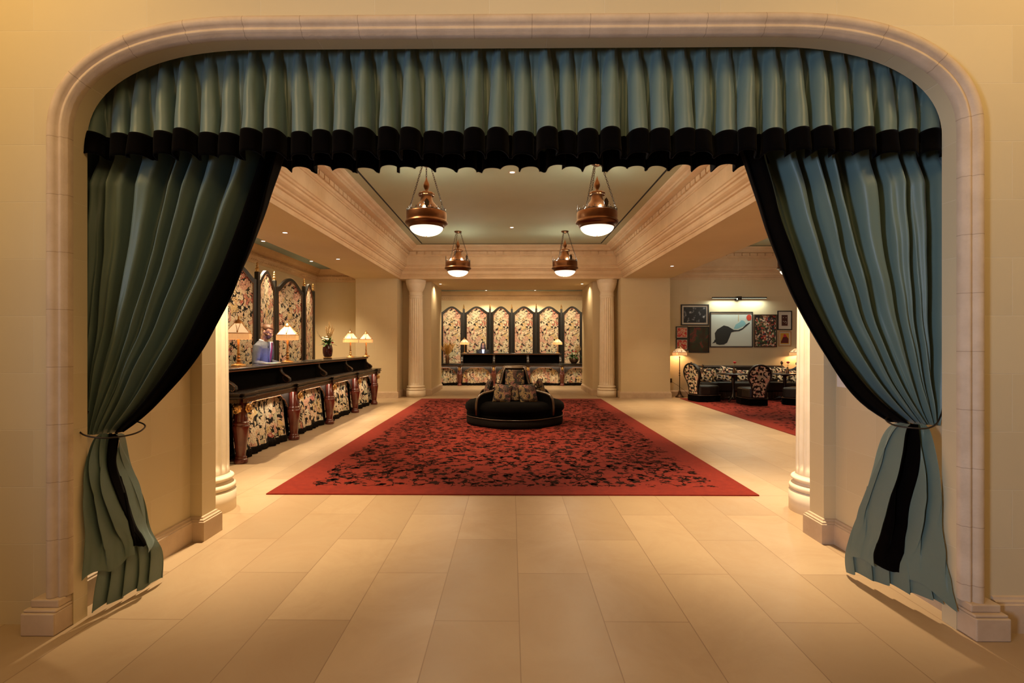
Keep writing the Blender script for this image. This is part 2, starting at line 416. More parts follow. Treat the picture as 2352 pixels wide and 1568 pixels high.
    def build(s, name, mats, parent=None, bevel=0, solid=0, sub=0, remesh=0, loc=None, rot=None, autouv=False, sbias=0.0):
        me = bpy.data.meshes.new(name)
        me.from_pydata(s.v, [], s.f); me.update()
        mats = mats if isinstance(mats, (list, tuple)) else [mats]
        for m in mats: me.materials.append(M[m] if isinstance(m, str) else m)
        me.polygons.foreach_set('material_index', s.mi)
        me.polygons.foreach_set('use_smooth', s.sm)
        if autouv or any(u for u in s.uv):
            l = me.uv_layers.new(name='UVMap'); li = 0; data = []
            for p, u in zip(me.polygons, s.uv):
                if u and not autouv:
                    for q in u: data += [q[0], q[1]]
                else:
                    nx, ny, nz = (abs(c) for c in p.normal)
                    for vi in p.vertices:
                        x, y, z = s.v[vi]
                        if ny >= nx and ny >= nz: data += [x, z]
                        elif nx >= nz: data += [y, z]
                        else: data += [x, y]
            l.data.foreach_set('uv', data)
        o = bpy.data.objects.new(name, me); COL.objects.link(o)
        if parent is not None: o.parent = parent
        if loc: o.location = loc
        if rot: o.rotation_euler = rot
        if remesh:
            r = o.modifiers.new('remesh', 'REMESH'); r.mode = 'VOXEL'; r.voxel_size = remesh; r.use_smooth_shade = True
            q = o.modifiers.new('smooth', 'SMOOTH'); q.iterations = 4; q.factor = 0.5
        if solid:
            r = o.modifiers.new('solid', 'SOLIDIFY'); r.thickness = solid; r.offset = sbias
        if bevel:
            r = o.modifiers.new('bevel', 'BEVEL'); r.width = bevel; r.segments = 2; r.limit_method = 'ANGLE'; r.angle_limit = R(40)
        if sub:
            r = o.modifiers.new('sub', 'SUBSURF'); r.levels = sub; r.render_levels = sub
        return o

def T(x=0, y=0, z=0, rz=0.0, rx=0.0, ry=0.0, s=1.0):
    return Matrix.Translation((x, y, z)) @ Matrix.Rotation(rz, 4, 'Z') @ Matrix.Rotation(ry, 4, 'Y') @ Matrix.Rotation(rx, 4, 'X') @ Matrix.Scale(s, 4)

def tag(o, label, cat, group=None, kind=None):
    o['label'] = label; o['category'] = cat
    if group: o['group'] = group
    if kind: o['kind'] = kind
    return o

def thing(name, label, cat, loc=(0, 0, 0), rz=0.0, group=None):
    o = bpy.data.objects.new(name, None); COL.objects.link(o)
    o.empty_display_size = 0.1
    o.location = loc; o.rotation_euler = (0, 0, rz)
    return tag(o, label, cat, group)

def dup(root, label, loc=None, rz=None, group=None):
    def cp(o, par):
        c = o.copy(); COL.objects.link(c); c.parent = par
        for ch in list(o.children): cp(ch, c)
        return c
    r = cp(root, None)
    if loc is not None: r.location = loc
    if rz is not None: r.rotation_euler = (0, 0, rz)
    r['label'] = label
    if group: r['group'] = group
    return r

def struct(name, mb, mats, **kw):
    o = mb.build(name, mats, **kw); o['kind'] = 'structure'; return o

def interp(tab, z):
    """piecewise linear table [(z, value...)] sorted in any order"""
    t = sorted(tab)
    if z <= t[0][0]: return t[0][1]
    if z >= t[-1][0]: return t[-1][1]
    for a, b in zip(t, t[1:]):
        if a[0] <= z <= b[0]:
            k = (z - a[0]) / (b[0] - a[0] + 1e-9); k2 = k
            return a[1] + (b[1] - a[1]) * k2
def smooth_tab(tab, n=40, rounds=3):
    t = sorted(tab); z0, z1 = t[0][0], t[-1][0]
    vals = [interp(t, z0 + (z1 - z0) * i / n) for i in range(n + 1)]
    for _ in range(rounds):
        vals = [vals[0]] + [(vals[i - 1] + 2 * vals[i] + vals[i + 1]) / 4 for i in range(1, n)] + [vals[-1]]
    return [(z0 + (z1 - z0) * i / n, vals[i]) for i in range(n + 1)]

# ------------------------------------------------------------------ the building
ZS = 3.33     # underside of the beams
ZC = 4.18     # tray ceilings
HW = 2.34     # half width of the arch opening
ZA = 3.118    # top of the arch opening
RX, RZ, EX = 0.965, 0.51, 2.3
YW, YR = 2.77, 2.86

b = MB().box(-7, 11, -4.2, 22.2, -0.1, 0.0)
struct('floor', b, 'floor')

def arch_pts(off=0.0, n=22, z0=0.0):
    """outline of the arch opening from the left foot over the top to the right foot, moved outward by off"""
    hw, za, rx, rz = HW + off, ZA + off, RX + off, RZ + off
    L = []
    for i in range(n + 1):
        a = PI / 2 * i / n
        c, s_ = math.cos(a) ** (2 / EX), math.sin(a) ** (2 / EX)
        L.append((-(hw - rx) - rx * c, (za - rz) + rz * s_))
    left = [(-hw, z0)] + L
    right = [(-x, z) for x, z in left[::-1]]
    return left + right

# front wall with the arch opening
ap = arch_pts()
m = MB()
XO, ZO = 4.6, 4.35
def wall_face(m, y, pts, rev):
    vs = []; fs = []
    for x, z in pts:
        vs.append((x, y, z))
        if x < 0: t = (-XO, z) if z < ZA - 0.001 else (x, ZO)
        else: t = (XO, z) if z < ZA - 0.001 else (x, ZO)
        if z > ZA - RZ and abs(x) > HW - RX:
            k = (abs(x) - (HW - RX)) / RX
            ang = math.atan2((z - (ZA - RZ)) / RZ, k)
            t = (math.copysign(XO, x), z) if ang < PI / 4 else (x, ZO)
        vs.append((t[0], y, t[1]))
    for i in range(len(pts) - 1):
        f = [2 * i, 2 * i + 2, 2 * i + 3, 2 * i + 1]
        a, bq = Vector(vs[2 * i + 1]), Vector(vs[2 * i + 3])
        fs.append(f if rev else f[::-1])
        if abs(a.x - bq.x) > 1e-4 and abs(a.z - bq.z) > 1e-4:
            o = len(vs); cx = math.copysign(XO, a.x + bq.x); vs.append((cx, y, ZO))
            tri = [2 * i + 1, 2 * i + 3, o]; fs.append(tri if rev else tri[::-1])
    m.add(vs, fs)
wall_face(m, YW, ap, True)
vs = []; fs = []
for x, z in ap: vs += [(x, YW, z), (x, YR, z)]
for i in range(len(ap) - 1): fs.append((2 * i, 2 * i + 1, 2 * i + 3, 2 * i + 2))
m.add(vs, fs, 0, True)
wall_face(m, YR, ap, False)
struct('wall_front', m, 'ashlar')

# moulding round the arch
prof = [(0.0, 0.0), (0.0, 0.035), (0.018, 0.040), (0.022, 0.052), (0.034, 0.053), (0.037, 0.046), (0.043, 0.048), (0.050, 0.060), (0.064, 0.070), (0.080, 0.070), (0.094, 0.060), (0.101, 0.042), (0.108, 0.038), (0.110, 0.0)]
def mould_mat():
    m = mottled('arch_moulding_stone', (0.54, 0.41, 0.28), (0.63, 0.49, 0.345), 9.0, 0.6, bump=0.12, bscale=70, spec=0.35)
    nt = m.node_tree; L = nt.links.new; b_ = nt.nodes['Principled BSDF']
    src = b_.inputs['Base Color'].links[0].from_socket
    uv = nd(nt, 'ShaderNodeUVMap'); s = nd(nt, 'ShaderNodeSeparateXYZ'); L(uv.outputs[0], s.inputs[0])
    fr = math_n(nt, 'FRACT', math_n(nt, 'DIVIDE', s.outputs[0], 0.302))
    ln = math_n(nt, 'LESS_THAN', fr, 0.012)
    L(mixc(nt, math_n(nt, 'MULTIPLY', ln, 0.6), src, (0.25, 0.17, 0.10)), b_.inputs['Base Color'])
    return m
M['moulding'] = mould_mat()
m = MB(); rings = []; pts = arch_pts(0, 22, 0.17); dist = 0.0; vs = []; uvs = []
dense = []
for a, b_ in zip(pts, pts[1:]):
    k = max(1, int(math.hypot(b_[0] - a[0], b_[1] - a[1]) / 0.15))
    dense += [(a[0] + (b_[0] - a[0]) * i / k, a[1] + (b_[1] - a[1]) * i / k) for i in range(k)]
dense.append(pts[-1])
for j, p in enumerate(dense):
    a = Vector(dense[max(j - 1, 0)]); c = Vector(dense[min(j + 1, len(dense) - 1)]); t = (c - a).normalized()
    nrm = Vector((-t.y, t.x))
    if j: dist += (Vector(p) - Vector(dense[j - 1])).length
    for k, (o, d) in enumerate(prof):
        vs.append((p[0] + nrm.x * o, YW - d, p[1] + nrm.y * o)); uvs.append((dist, k * 0.01))
q = len(prof)
fs = [(j * q + i, j * q + i + 1, (j + 1) * q + i + 1, (j + 1) * q + i) for j in range(len(dense) - 1) for i in range(q - 1)]
m.add(vs, fs, 0, True, None, uvs)
struct('trim_1', m, 'moulding')

# baseboards
BASE = [(0.0, 0.0), (0.035, 0.0), (0.035, 0.145), (0.028, 0.150), (0.028, 0.160), (0.015, 0.166), (0.012, 0.178), (0.0, 0.182)]
def baseboard(name, path, inward=1, closed=False):
    return struct(name, MB().sweep(path, BASE, closed, inward=inward), 'beige_stone')
for sx, nm in ((-1, 'baseboard_front_left'), (1, 'baseboard_front_right')):
    # plinth block under the arch moulding, then along the reveal
    baseboard(nm, [(sx * 4.6, YW), (sx * 2.52, YW)], inward=sx * -1 if sx < 0 else 1)
    m = MB().box(sx * 2.345, sx * 2.52, 2.655, YR + 0.0, 0, 0.115).box(sx * 2.345, sx * 2.515, 2.665, YR, 0.115, 0.13).box(sx * 2.35, sx * 2.50, 2.69, YR, 0.13, 0.17)
    struct('trim_2' if sx < 0 else 'trim_3', m, 'beige_stone', bevel=0.006)
    # passage behind the arch
    m = MB()
    XW = 2.455
    path = [(sx * XW, YR), (sx * XW, 3.975), (sx * 2.365, 3.975), (sx * 2.365, 4.16), (sx * 6.0, 4.16)]
    vs = []
    for x, y in path: vs += [(x, y, 0), (x, y, 3.6)]
    fs = [(2 * i, 2 * i + 2, 2 * i + 3, 2 * i + 1) for i in range(4)]
    m.add(vs, fs)
    m.box(sx * HW, sx * (XW + 0.001), YR, YR + 0.002, 0, ZO)
    struct('wall_passage_left' if sx < 0 else 'wall_passage_right', m, 'ashlar')
    baseboard('baseboard_passage_left' if sx < 0 else 'baseboard_passage_right', path, inward=-1 if sx < 0 else 1)
# passage ceiling
struct('ceiling_passage', MB().box(-2.6, 2.6, YR, 4.16, 3.42, 3.5), 'plaster')

# vestibule behind the viewer
struct('wall_vestibule_left', MB().box(-4.75, -4.6, -4, YW, 0, 4.35), 'ashlar')
struct('wall_vestibule_right', MB().box(4.6, 4.75, -4, YW, 0, 4.35), 'ashlar')
struct('wall_vestibule_back', MB().box(-4.75, 4.75, -4.15, -4, 0, 4.35), 'ashlar')
struct('ceiling_vestibule', MB().box(-4.75, 4.75, -4.15, YW, 4.35, 4.45), 'plaster')

# hall beams (soffits), built as one slab with openings for the trays
XL0, XL1 = -4.37, -3.11
XR0, XR1 = 3.13, 4.43
YB0, YB1 = 5.1, 14.65
def slab(x0, x1, y0, y1): return MB().box(x0, x1, y0, y1, ZS, ZC + 0.2)
struct('ceiling_beam_left', slab(XL0, XL1, 4.16, 17.55), 'plaster')
struct('ceiling_beam_right', slab(XR0, XR1, 4.16, 17.55), 'plaster')
struct('ceiling_beam_front', slab(XL1, XR0, 4.16, YB0), 'plaster')
struct('ceiling_beam_back', slab(XL1, XR0, YB1, 17.55), 'plaster')
struct('ceiling_beam_lounge', slab(XR1, 10.2, 4.16, YB0), 'plaster')
struct('trim_4', MB().box(-2.36, 2.37, 17.50, 17.56, ZS - 0.012, ZS), 'trim')

TRAY = [(0, 3.33), (0, 3.40), (.02, 3.41), (.02, 3.43), (.04, 3.445), (.055, 3.47), (.06, 3.50), (.06, 3.54), (.09, 3.55), (.10, 3.57), (.13, 3.585), (.16, 3.61), (.165, 3.645),
        (.19, 3.655), (.20, 3.68), (.22, 3.69), (.22, 3.90), (.235, 3.905), (.235, 3.925), (.26, 3.94), (.275, 3.965), (.275, 4.045), (.30, 4.05), (.43, 4.055), (.43, 4.10), (.45, 4.105),
        (.47, 4.125), (.52, 4.14), (.55, 4.16), (.56, 4.18)]
def tray(name, x0, x1, y0, y1, sides='wesn'):
    path = [(x0, y0), (x1, y0), (x1, y1), (x0, y1)]
    m = MB().sweep(path, [(o + .004, z) for o, z in TRAY], True, 0, False)
    def run(a, c0, c1, axis, sgn):
        n = int((c1 - c0) / 0.215); st = (c1 - c0) / n
        for i in range(n):
            p = c0 + st * (i + 0.5); h = st * 0.41
            lo, hi = sorted((a + sgn * 0.275, a + sgn * 0.315))
            if axis == 'x': m.box(p - h, p + h, lo, hi, 3.972, 4.045)
            else: m.box(lo, hi, p - h, p + h, 3.972, 4.045)
    if 'n' in sides: run(y1, x0 + .3, x1 - .3, 'x', -1)
    if 's' in sides: run(y0, x0 + .3, x1 - .3, 'x', 1)
    if 'w' in sides: run(x0, y0 + .3, y1 - .3, 'y', 1)
    if 'e' in sides: run(x1, y0 + .3, y1 - .3, 'y', -1)
    return struct(name, m, 'trim')
tray('trim_5', XL1, XR0, YB0, YB1)
tray('trim_6', XR1, 10.2, YB0, 15.0)
def ceil(name, x0, x1, y0, y1, z, mt, slot=True):
    m = MB().box(x0, x1, y0, y1, z, z + 0.05, 0)
    if slot:
        g = 0.72
        for (a, b_, c, d) in ((x0 + g, x1 - g, y1 - g - .03, y1 - g), (x0 + g, x1 - g, y0 + g, y0 + g + .03), (x0 + g, x0 + g + .03, y0 + g, y1 - g), (x1 - g - .03, x1 - g, y0 + g, y1 - g)):
            m.box(a, b_, c, d, z - 0.004, z + 0.01, 1)
    return struct(name, m, [mt, 'slot'])
ceil('ceiling_hall', XL1, XR0, YB0, YB1, ZC, 'sage')
ceil('ceiling_lounge', XR1, 10.2, YB0, 15.0, ZC, 'sage')
# reception alcove on the left
struct('ceiling_alcove', MB().box(-5.75, XL0, 4.16, 15.1, 3.62, 3.75), 'blue_ceiling')
struct('wall_left', MB().box(-5.78, -5.62, 4.16, 15.1, 0, 3.75), 'plaster')
struct('wall_alcove_back', MB().box(-5.78, -4.30, 14.95, 15.1, 0, 3.75), 'plaster')
CORN = [(o_, z_ - .06) for o_, z_ in [(0, 3.33), (.012, 3.335), (.012, 3.35), (.03, 3.37), (.035, 3.39), (.06, 3.41), (.075, 3.44), (.075, 3.455), (.10, 3.47), (.10, 3.52), (.15, 3.54), (.16, 3.57), (.19, 3.60), (.22, 3.65), (.24, 3.68)]]
def cornice(name, path, inward, bumps):
    m = MB().sweep(path, CORN, False, inward=inward)
    for (x0, y0, x1, y1, nx, ny) in bumps:
        L_ = math.hypot(x1 - x0, y1 - y0); n = int(L_ / 0.085)
        for i in range(n):
            t = (i + 0.5) / n; x = x0 + (x1 - x0) * t; y = y0 + (y1 - y0) * t
            m.ball((x + nx * .05, y + ny * .05, 3.355), (.026, .026, .032), 4)
        n = int(L_ / 0.05)
        for i in range(n):
            t = (i + 0.5) / n; x = x0 + (x1 - x0) * t; y = y0 + (y1 - y0) * t
            h = .014
            m.box(x + nx * .115 - h, x + nx * .115 + h, y + ny * .115 - h, y + ny * .115 + h, 3.418, 3.455)
    return struct(name, m, 'trim')
cornice('trim_7', [(-5.62, 4.2), (-5.62, 14.95), (-4.33, 14.95)], -1, [(-5.62, 6.0, -5.62, 14.8, 1, 0), (-5.5, 14.95, -4.4, 14.95, 0, -1)])

# piers and columns at the far end
def pier(name, x0, x1, y0, y1):
    m = MB().box(x0, x1, y0, y1, 0, ZS + 0.01)
    return struct(name, m, 'ashlar_faint')
PL = [('wall_pier_left', -4.33, -3.17, 14.52, 17.55), ('wall_pier_right', 3.05, 4.41, 14.52, 17.55)]
for a in PL: pier(*a)
pier('wall_jamb_left', -3.17, -2.34, 15.33, 17.55)
pier('wall_jamb_right', 2.39, 3.05, 15.33, 17.55)
baseboard('baseboard_pier_left', [(-4.33, 14.95), (-4.33, 14.52), (-3.17, 14.52), (-3.17, 15.33), (-2.34, 15.33), (-2.34, 17.55), (-3.2, 17.55)], inward=-1)
baseboard('baseboard_pier_right', [(4.41, 15.0), (4.41, 14.52), (3.05, 14.52), (3.05, 15.33), (2.39, 15.33), (2.39, 17.55), (3.2, 17.55)], inward=1)
baseboard('baseboard_left', [(-5.62, 4.2), (-5.62, 14.95), (-4.33, 14.95)], inward=-1)
# lounge on the right
struct('wall_lounge_back', MB().box(4.40, 10.3, 15.0, 15.15, 0, ZC + 0.2), 'ashlar_faint')
struct('wall_right', MB().box(10.2, 10.35, 4.16, 15.1, 0, ZC + 0.2), 'ashlar')
struct('wall_lounge_front', MB().box(5.9, 10.3, 4.0, 4.16, 0, ZC + 0.2), 'ashlar')
struct('wall_reception_front', MB().box(-5.78, -5.9, 4.0, 4.16, 0, 3.8), 'ashlar')
baseboard('baseboard_lounge', [(10.2, 15.0), (4.41, 15.0)], inward=1)
# rear reception room
struct('wall_rear', MB().box(-5.2, 5.2, 21.2, 21.35, 0, 3.8), 'plaster')
struct('wall_rear_left', MB().box(-5.3, -5.2, 17.4, 21.35, 0, 3.8), 'plaster')
struct('wall_rear_right', MB().box(5.2, 5.3, 17.4, 21.35, 0, 3.8), 'plaster')
struct('wall_rear_near', MB().box(-5.3, -3.17, 17.4, 17.55, 0, 3.8).box(3.05, 5.3, 17.4, 17.55, 0, 3.8), 'plaster')
struct('ceiling_rear', MB().box(-5.3, 5.3, 17.5, 21.35, 3.62, 3.75), 'blue_ceiling')
cornice('trim_8', [(-5.2, 21.2), (5.2, 21.2)], -1, [(-3.4, 21.2, 3.4, 21.2, 0, -1)])

# fluted columns
def column(x, y, label):
    t = thing('fluted_column', label, 'column', (x, y, 0), 0, 'fluted stone columns of the hall')
    base = [(0.0, 0), (.272, 0), (.272, .175), (.262, .18), (.262, .186)] + \
           [(.236 + .036 * math.sin(a), .216 - .030 * math.cos(a)) for a in [PI * i / 8 for i in range(9)]] + \
           [(.232, .25), (.224, .262), (.228, .272)] + [(.232 + .024 * math.sin(a), .294 - .020 * math.cos(a)) for a in [PI * i / 8 for i in range(9)]] + [(.222, .318), (.218, .33)]
    MB().lathe(base, 48, cap=False).build('base', 'column', t)
    zs = [.33, .36, .38, .40, .42, .44, .47, .6, 1.0, 1.6, 2.2, 2.6, 2.74, 2.77, 2.79, 2.80, 2.81, 2.83, 2.86]
    def fl(r, z, a):
        d = 0.0
        if .375 < z < 2.805:
            k = min((z - .375) / .05, (2.805 - z) / .05, 1.0); d = 0.020 * math.sqrt(max(0, k * (2 - k)))
        ph = (a * 20 / (2 * PI)) % 1.0
        w_ = abs(ph - 0.5) * 2
        g = math.sqrt(max(0.0, 1 - (w_ / 0.80) ** 2)) if w_ < 0.80 else 0.0
        return r - d * g
    sh = [(.216 - .024 * ((z - .33) / 2.5) ** 1.3, z) for z in zs]
    MB().lathe(sh, 200, cap=False, fn=fl).build('shaft', 'column', t)
    cap_ = [(.192, 2.86), (.204, 2.865), (.204, 2.885), (.192, 2.89), (.192, 3.0), (.200, 3.005), (.204, 3.02), (.225, 3.06), (.250, 3.12), (.262, 3.17), (.272, 3.20), (.272, 3.235), (.285, 3.24), (.285, 3.30), (.290, 3.305), (.290, 3.328), (0, 3.329)]
    MB().lathe(cap_, 48, cap=False).build('capital', 'column', t)
    return t
column(-2.79, 4.70, 'near left fluted cream stone column beside the tied back curtain')
column(2.80, 4.72, 'near right fluted cream stone column beside the tied back curtain')
column(-2.72, 14.93, 'far left fluted cream stone column at the opening to the rear desk')
column(2.735, 14.93, 'far right fluted cream stone column at the opening to the rear desk')

# recessed downlights
DLP = [(-3.71, 8.54, ZS, 'on the left beam nearer the arch'), (-3.72, 11.2, ZS, 'on the left beam farther from the arch'),
       (-2.15, 15.9, ZS, 'under the far beam, left of the opening'), (2.16, 15.9, ZS, 'under the far beam, right of the opening'),
       (3.78, 12.3, ZS, 'on the right beam'), (0.02, 8.15, ZC, 'in the sage ceiling between the near pendants'), (0.02, 12.0, ZC, 'in the sage ceiling between the far pendants'),
       (-5.1, 10.7, 3.62, 'in the slate blue alcove ceiling, near one'), (-5.1, 13.3, 3.62, 'in the slate blue alcove ceiling, far one'),
       (-0.98, 20.6, 3.62, 'in the rear blue ceiling, left one'), (0.95, 20.6, 3.62, 'in the rear blue ceiling, right one')]
first = None
for x, y, z, lb in DLP:
    lab = 'small round lit downlight ' + lb
    if first is None:
        first = thing('recessed_downlight', lab, 'ceiling light', (x, y, z), 0, 'recessed downlights in the ceilings')
        MB().lathe([(.038, -.004), (.055, -.006), (.058, 0.0), (.04, 0.01)], 20, cap=False).build('trim_ring', 'trim', first)
        MB().lathe([(.037, -.003), (.0, -.002)], 20, cap=False).build('lens', 'spot_glow', first)
    else: dup(first, lab, (x, y, z))
for x, y, z, lb in DLP:
    p, cone = (55, 150) if y > 15 and z < 3.4 else (560, 66) if z < 3.4 else ((480, 60) if z > 4 else (420, 105))
    light('SPOT', (x, y, z - 0.02), p, SPOTC, 0.04, (0, 0, 0), cone, 0.75)
# spots without fixtures: over bright floor pools, others added to brighten lounge and rear
for x, y, z, p in ((-3.71, 5.9, ZS, 650), (3.78, 5.9, ZS, 650), (3.78, 9.1, ZS, 750), (-2.3, 4.5, ZS, 620), (2.3, 4.5, ZS, 620), (3.78, 13.4, ZS, 120), (-2.3, 4.5, ZS, 300), (2.3, 4.5, ZS, 300),
                   (-5.1, 8.0, 3.62, 320), (6.4, 13.0, ZC, 420), (8.0, 13.0, ZC, 300), (5.9, 8.0, ZC, 160), (-3.0, 20.4, 3.62, 220), (3.0, 20.4, 3.62, 220), (-2.0, 18.2, 3.62, 200), (0, 18.2, 3.62, 200), (2.0, 18.2, 3.62, 200)):
    light('SPOT', (x, y, z - 0.02), p, SPOTC, 0.04, (0, 0, 0), 72, 0.85)
for x in (-2.3, -.75, .75, 2.3):
    light('SPOT', (x, 18.35, 3.58), 215, SPOTC, 0.04, (R(50), 0, 0), 90, 0.8)  # added spots tilted at the rear folding screen, no fixtures
for x in (-1.8, 0, 1.8):
    light('SPOT', (x, 17.0, ZS - .02), 220, SPOTC, 0.04, (R(28), 0, 0), 70, 0.8)  # added spots tilted at the far desk, no fixtures
for y in (8.6, 10.6, 12.4):  # spots added to brighten the reception alcove, no such lamps there
    light('SPOT', (-4.55, y, 3.6), 200, SPOTC, 0.04, (0, R(-10), 0), 100, 0.8)
    light('SPOT', (-4.15, y - .2, ZS - .02), 240, SPOTC, 0.04, (0, R(-32), 0), 80, 0.8)
for y in (7.3, 9.0, 10.6, 12.2):
    light('SPOT', (-1.9, y, 4.14), 300, SPOTC, 0.04, (0, R(-24), 0), 44, 0.8)  # extra spots added under the hall ceiling, without fixtures

# ------------------------------------------------------------------ drapery
def arch_z(x):
    """height of the arch soffit above x"""
    g = 2.955 / YR; x = x / g
    k = min(max((abs(x) - (HW - RX)) / RX, 0.0), 1.0)
    return 1.5 + ((ZA - RZ) + RZ * (1 - k ** EX) ** (1 / EX) - 1.5) * g + 0.015

def valance(label, Y0, x0, x1, npl, seed, zb, zborder, follow, amp=1.0, ztop=3.2):
    rnd = random.Random(seed)
    ps = [(rnd.uniform(-.17, .17), rnd.uniform(.65, 1.25), rnd.uniform(-.35, .35), rnd.uniform(-.25, .25)) for _ in range(npl + 2)]
    def xyz(u, z):
        x = x0 + (x1 - x0) * u; ph = u * npl
        zt = min(arch_z(x) + 0.015, ztop) if follow else ztop
        t = max(0.0, min(1.0, (zt - z) / max(zt - zb, 0.05)))
        i = int(ph); f = ph - i; j = min(i, npl)
        jit, am, lean, crk = ps[j]
        c = 0.5 + jit * math.sin(PI * t * .5)
        d = f - c
        w_ = 0.20 + 0.30 * t ** 0.6
        g = math.cos(PI * max(-.5, min(.5, d / (w_ * 1.9))))
        b = max(0.0, g) ** (0.55 if t > .15 else 0.9)
        side = x / 2.3
        dep = (0.03 + 0.095 * t ** 0.8) * am * amp
        # pinch pleat detail at the heading
        pin = 0.008 * math.cos(d * 60) * max(0, 1 - t * 5) * b
        lx = (lean * .35 + side * .35) * dep * b * t - 0.09 * dep * math.sin(2 * PI * d) * t
        wr = noise.noise(Vector((x * 9, z * 6 + 3 * side, seed))) * 0.012 * (0.3 + t)
        y = Y0 - dep * b + pin + wr + 0.012 * math.sin(4 * PI * f + crk * 6) * t * (1 - b)
        return (x - lx, y, z)
    root = thing('valance', label, 'curtain valance', ((x0 + x1) / 2, Y0, zb))
    off = Vector((-(x0 + x1) / 2, -Y0, -zb))
    nu = npl * 26
    def top(u, v):
        x = x0 + (x1 - x0) * u
        zt = min(arch_z(x) + 0.015, ztop) if follow else ztop
        zz = zt + (zborder - zt) * v if zt > zborder else zborder + 0.001
        return Vector(xyz(u, zz)) + off
    MB().grid(top, nu, 22).build('pleated_cloth', 'teal', root)
    def bot(u, v):
        z = zborder + (zb - zborder) * v
        p = Vector(xyz(u, z)); p.y -= 0.004
        return p + off
    MB().grid(bot, nu, 8).build('velvet_border', 'velvet', root, solid=0.006)
    return root
valance('teal pleated valance with a black velvet border hanging inside the arch, nearer of the two', 2.955, -2.41, 2.41, 38, 3, 2.545, 2.675, True)
valance('farther teal valance whose black border shows below the nearer one', 3.29, -2.43, 2.43, 37, 11, 2.58, 2.71, False, 0.95)

TAB = {
 'L': dict(sx=-1, ref=3.0,
  wall=[(2.75, -2.475), (2.62, -2.48), (1.98, -2.475), (1.35, -2.472), (1.12, -2.462), (1.0, -2.424)],
  outer=[(2.75, -1.28), (2.618, -1.33), (2.517, -1.353), (2.364, -1.403), (2.114, -1.484), (1.93, -1.567), (1.711, -1.654), (1.51, -1.765), (1.319, -1.896), (1.188, -2.028), (1.024, -2.193), (0.986, -2.264)],
  inner=[(2.75, -1.39), (2.632, -1.413), (2.485, -1.457), (2.201, -1.567), (1.93, -1.676), (1.722, -1.786), (1.548, -1.874), (1.351, -2.005), (1.155, -2.137), (0.996, -2.282)]),
 'R': dict(sx=1, ref=3.05,
  wall=[(2.75, 2.465), (2.62, 2.465), (1.92, 2.465), (1.43, 2.45), (1.26, 2.428), (1.07, 2.398)],
  outer=[(2.75, 1.30), (2.664, 1.339), (2.618, 1.357), (2.37, 1.445), (2.14, 1.52), (1.899, 1.608), (1.745, 1.674), (1.581, 1.762), (1.351, 1.892), (1.22, 1.99), (1.089, 2.13), (1.033, 2.24)],
  inner=[(2.75, 1.41), (2.608, 1.44), (2.403, 1.5), (2.14, 1.576), (1.899, 1.664), (1.657, 1.772), (1.45, 1.892), (1.263, 2.043), (1.099, 2.218), (1.046, 2.293)]),
}
def curtain(key, label, Yc, nf, seed):
    T_ = TAB[key]; k = Yc / T_['ref']; sx = T_['sx']
    cv = lambda tab: smooth_tab([(1.5 + (z - 1.5) * k, x * k) for z, x in tab])
    W, O, I = cv(T_['wall']), cv(T_['outer']), cv(T_['inner'])
    ztie = 1.5 + ((0.99 if sx < 0 else 1.045) - 1.5) * k
    ztop = 2.72
    rnd = random.Random(seed); ph0 = rnd.uniform(0, 6)
    def fold(s, z):
        t = (ztop - z) / (ztop - ztie)
        wv = s + 0.018 * math.sin(5 * s * PI + ph0) + 0.012 * math.sin(3.1 * t + s * 9)
        a = math.sin(2 * PI * nf * wv)
        a = math.copysign(abs(a) ** 0.75, a)
        b = 0.35 * math.sin(2 * PI * nf * 1.9 * wv + 1.3 + 2.2 * t) + 0.22 * math.sin(2 * PI * nf * 3.3 * wv + 4 * t)
        amp = 0.050 * (1 - t) ** 0.6 + 0.022
        return amp * (a + b * (0.5 + .5 * t)) + 0.016 * noise.noise(Vector((s * 7, z * 4, seed)))
    def P(s, z):
        # s runs from the wall (0) to the free edge (1); the velvet border is the last part
        SB = 0.90
        if s <= SB: x = interp(W, z) + (interp(I, z) - interp(W, z)) * (s / SB)
        else: x = interp(I, z) + (interp(O, z) - interp(I, z)) * ((s - SB) / (1 - SB))
        t = max(0, (ztop - z) / (ztop - ztie))
        y = Yc - fold(s, z) - 0.05 * math.sin(PI * s) * t ** 3 + 0.02 * s - 0.085 * (1 - s) ** 2 * min(1, max(0, (2.56 - z) / .15))
        x += sx * 0.012 * math.cos(2 * PI * nf * s) * (1 - t)
        x = max(-2.45, min(2.45, x))
        return Vector((x, y, z))
    root = thing('curtain', label, 'curtain', (sx * 2.3, Yc, 0))
    off = Vector((-sx * 2.3, -Yc, 0))
    MB().grid(lambda u, v: P(u * .90, ztop + (ztie - ztop) * v) + off, 230, 90).build('upper_drape', 'teal', root)
    vb = MB().grid(lambda u, v: P(.90 + u * .10, ztop + (ztie - ztop) * v) + off + Vector((0, -.004, 0)), 16, 90)
    vb.build('velvet_border', 'velvet', root, solid=0.006)
    return root, off, ztie, P
cL, offL, ztL, PLf = curtain('L', 'left teal taffeta curtain with a black velvet edge tied back to the left', 3.045, 9, 5)
cR, offR, ztR, PRf = curtain('R', 'right teal taffeta curtain with a black velvet edge tied back to the right', 3.055, 8, 9)

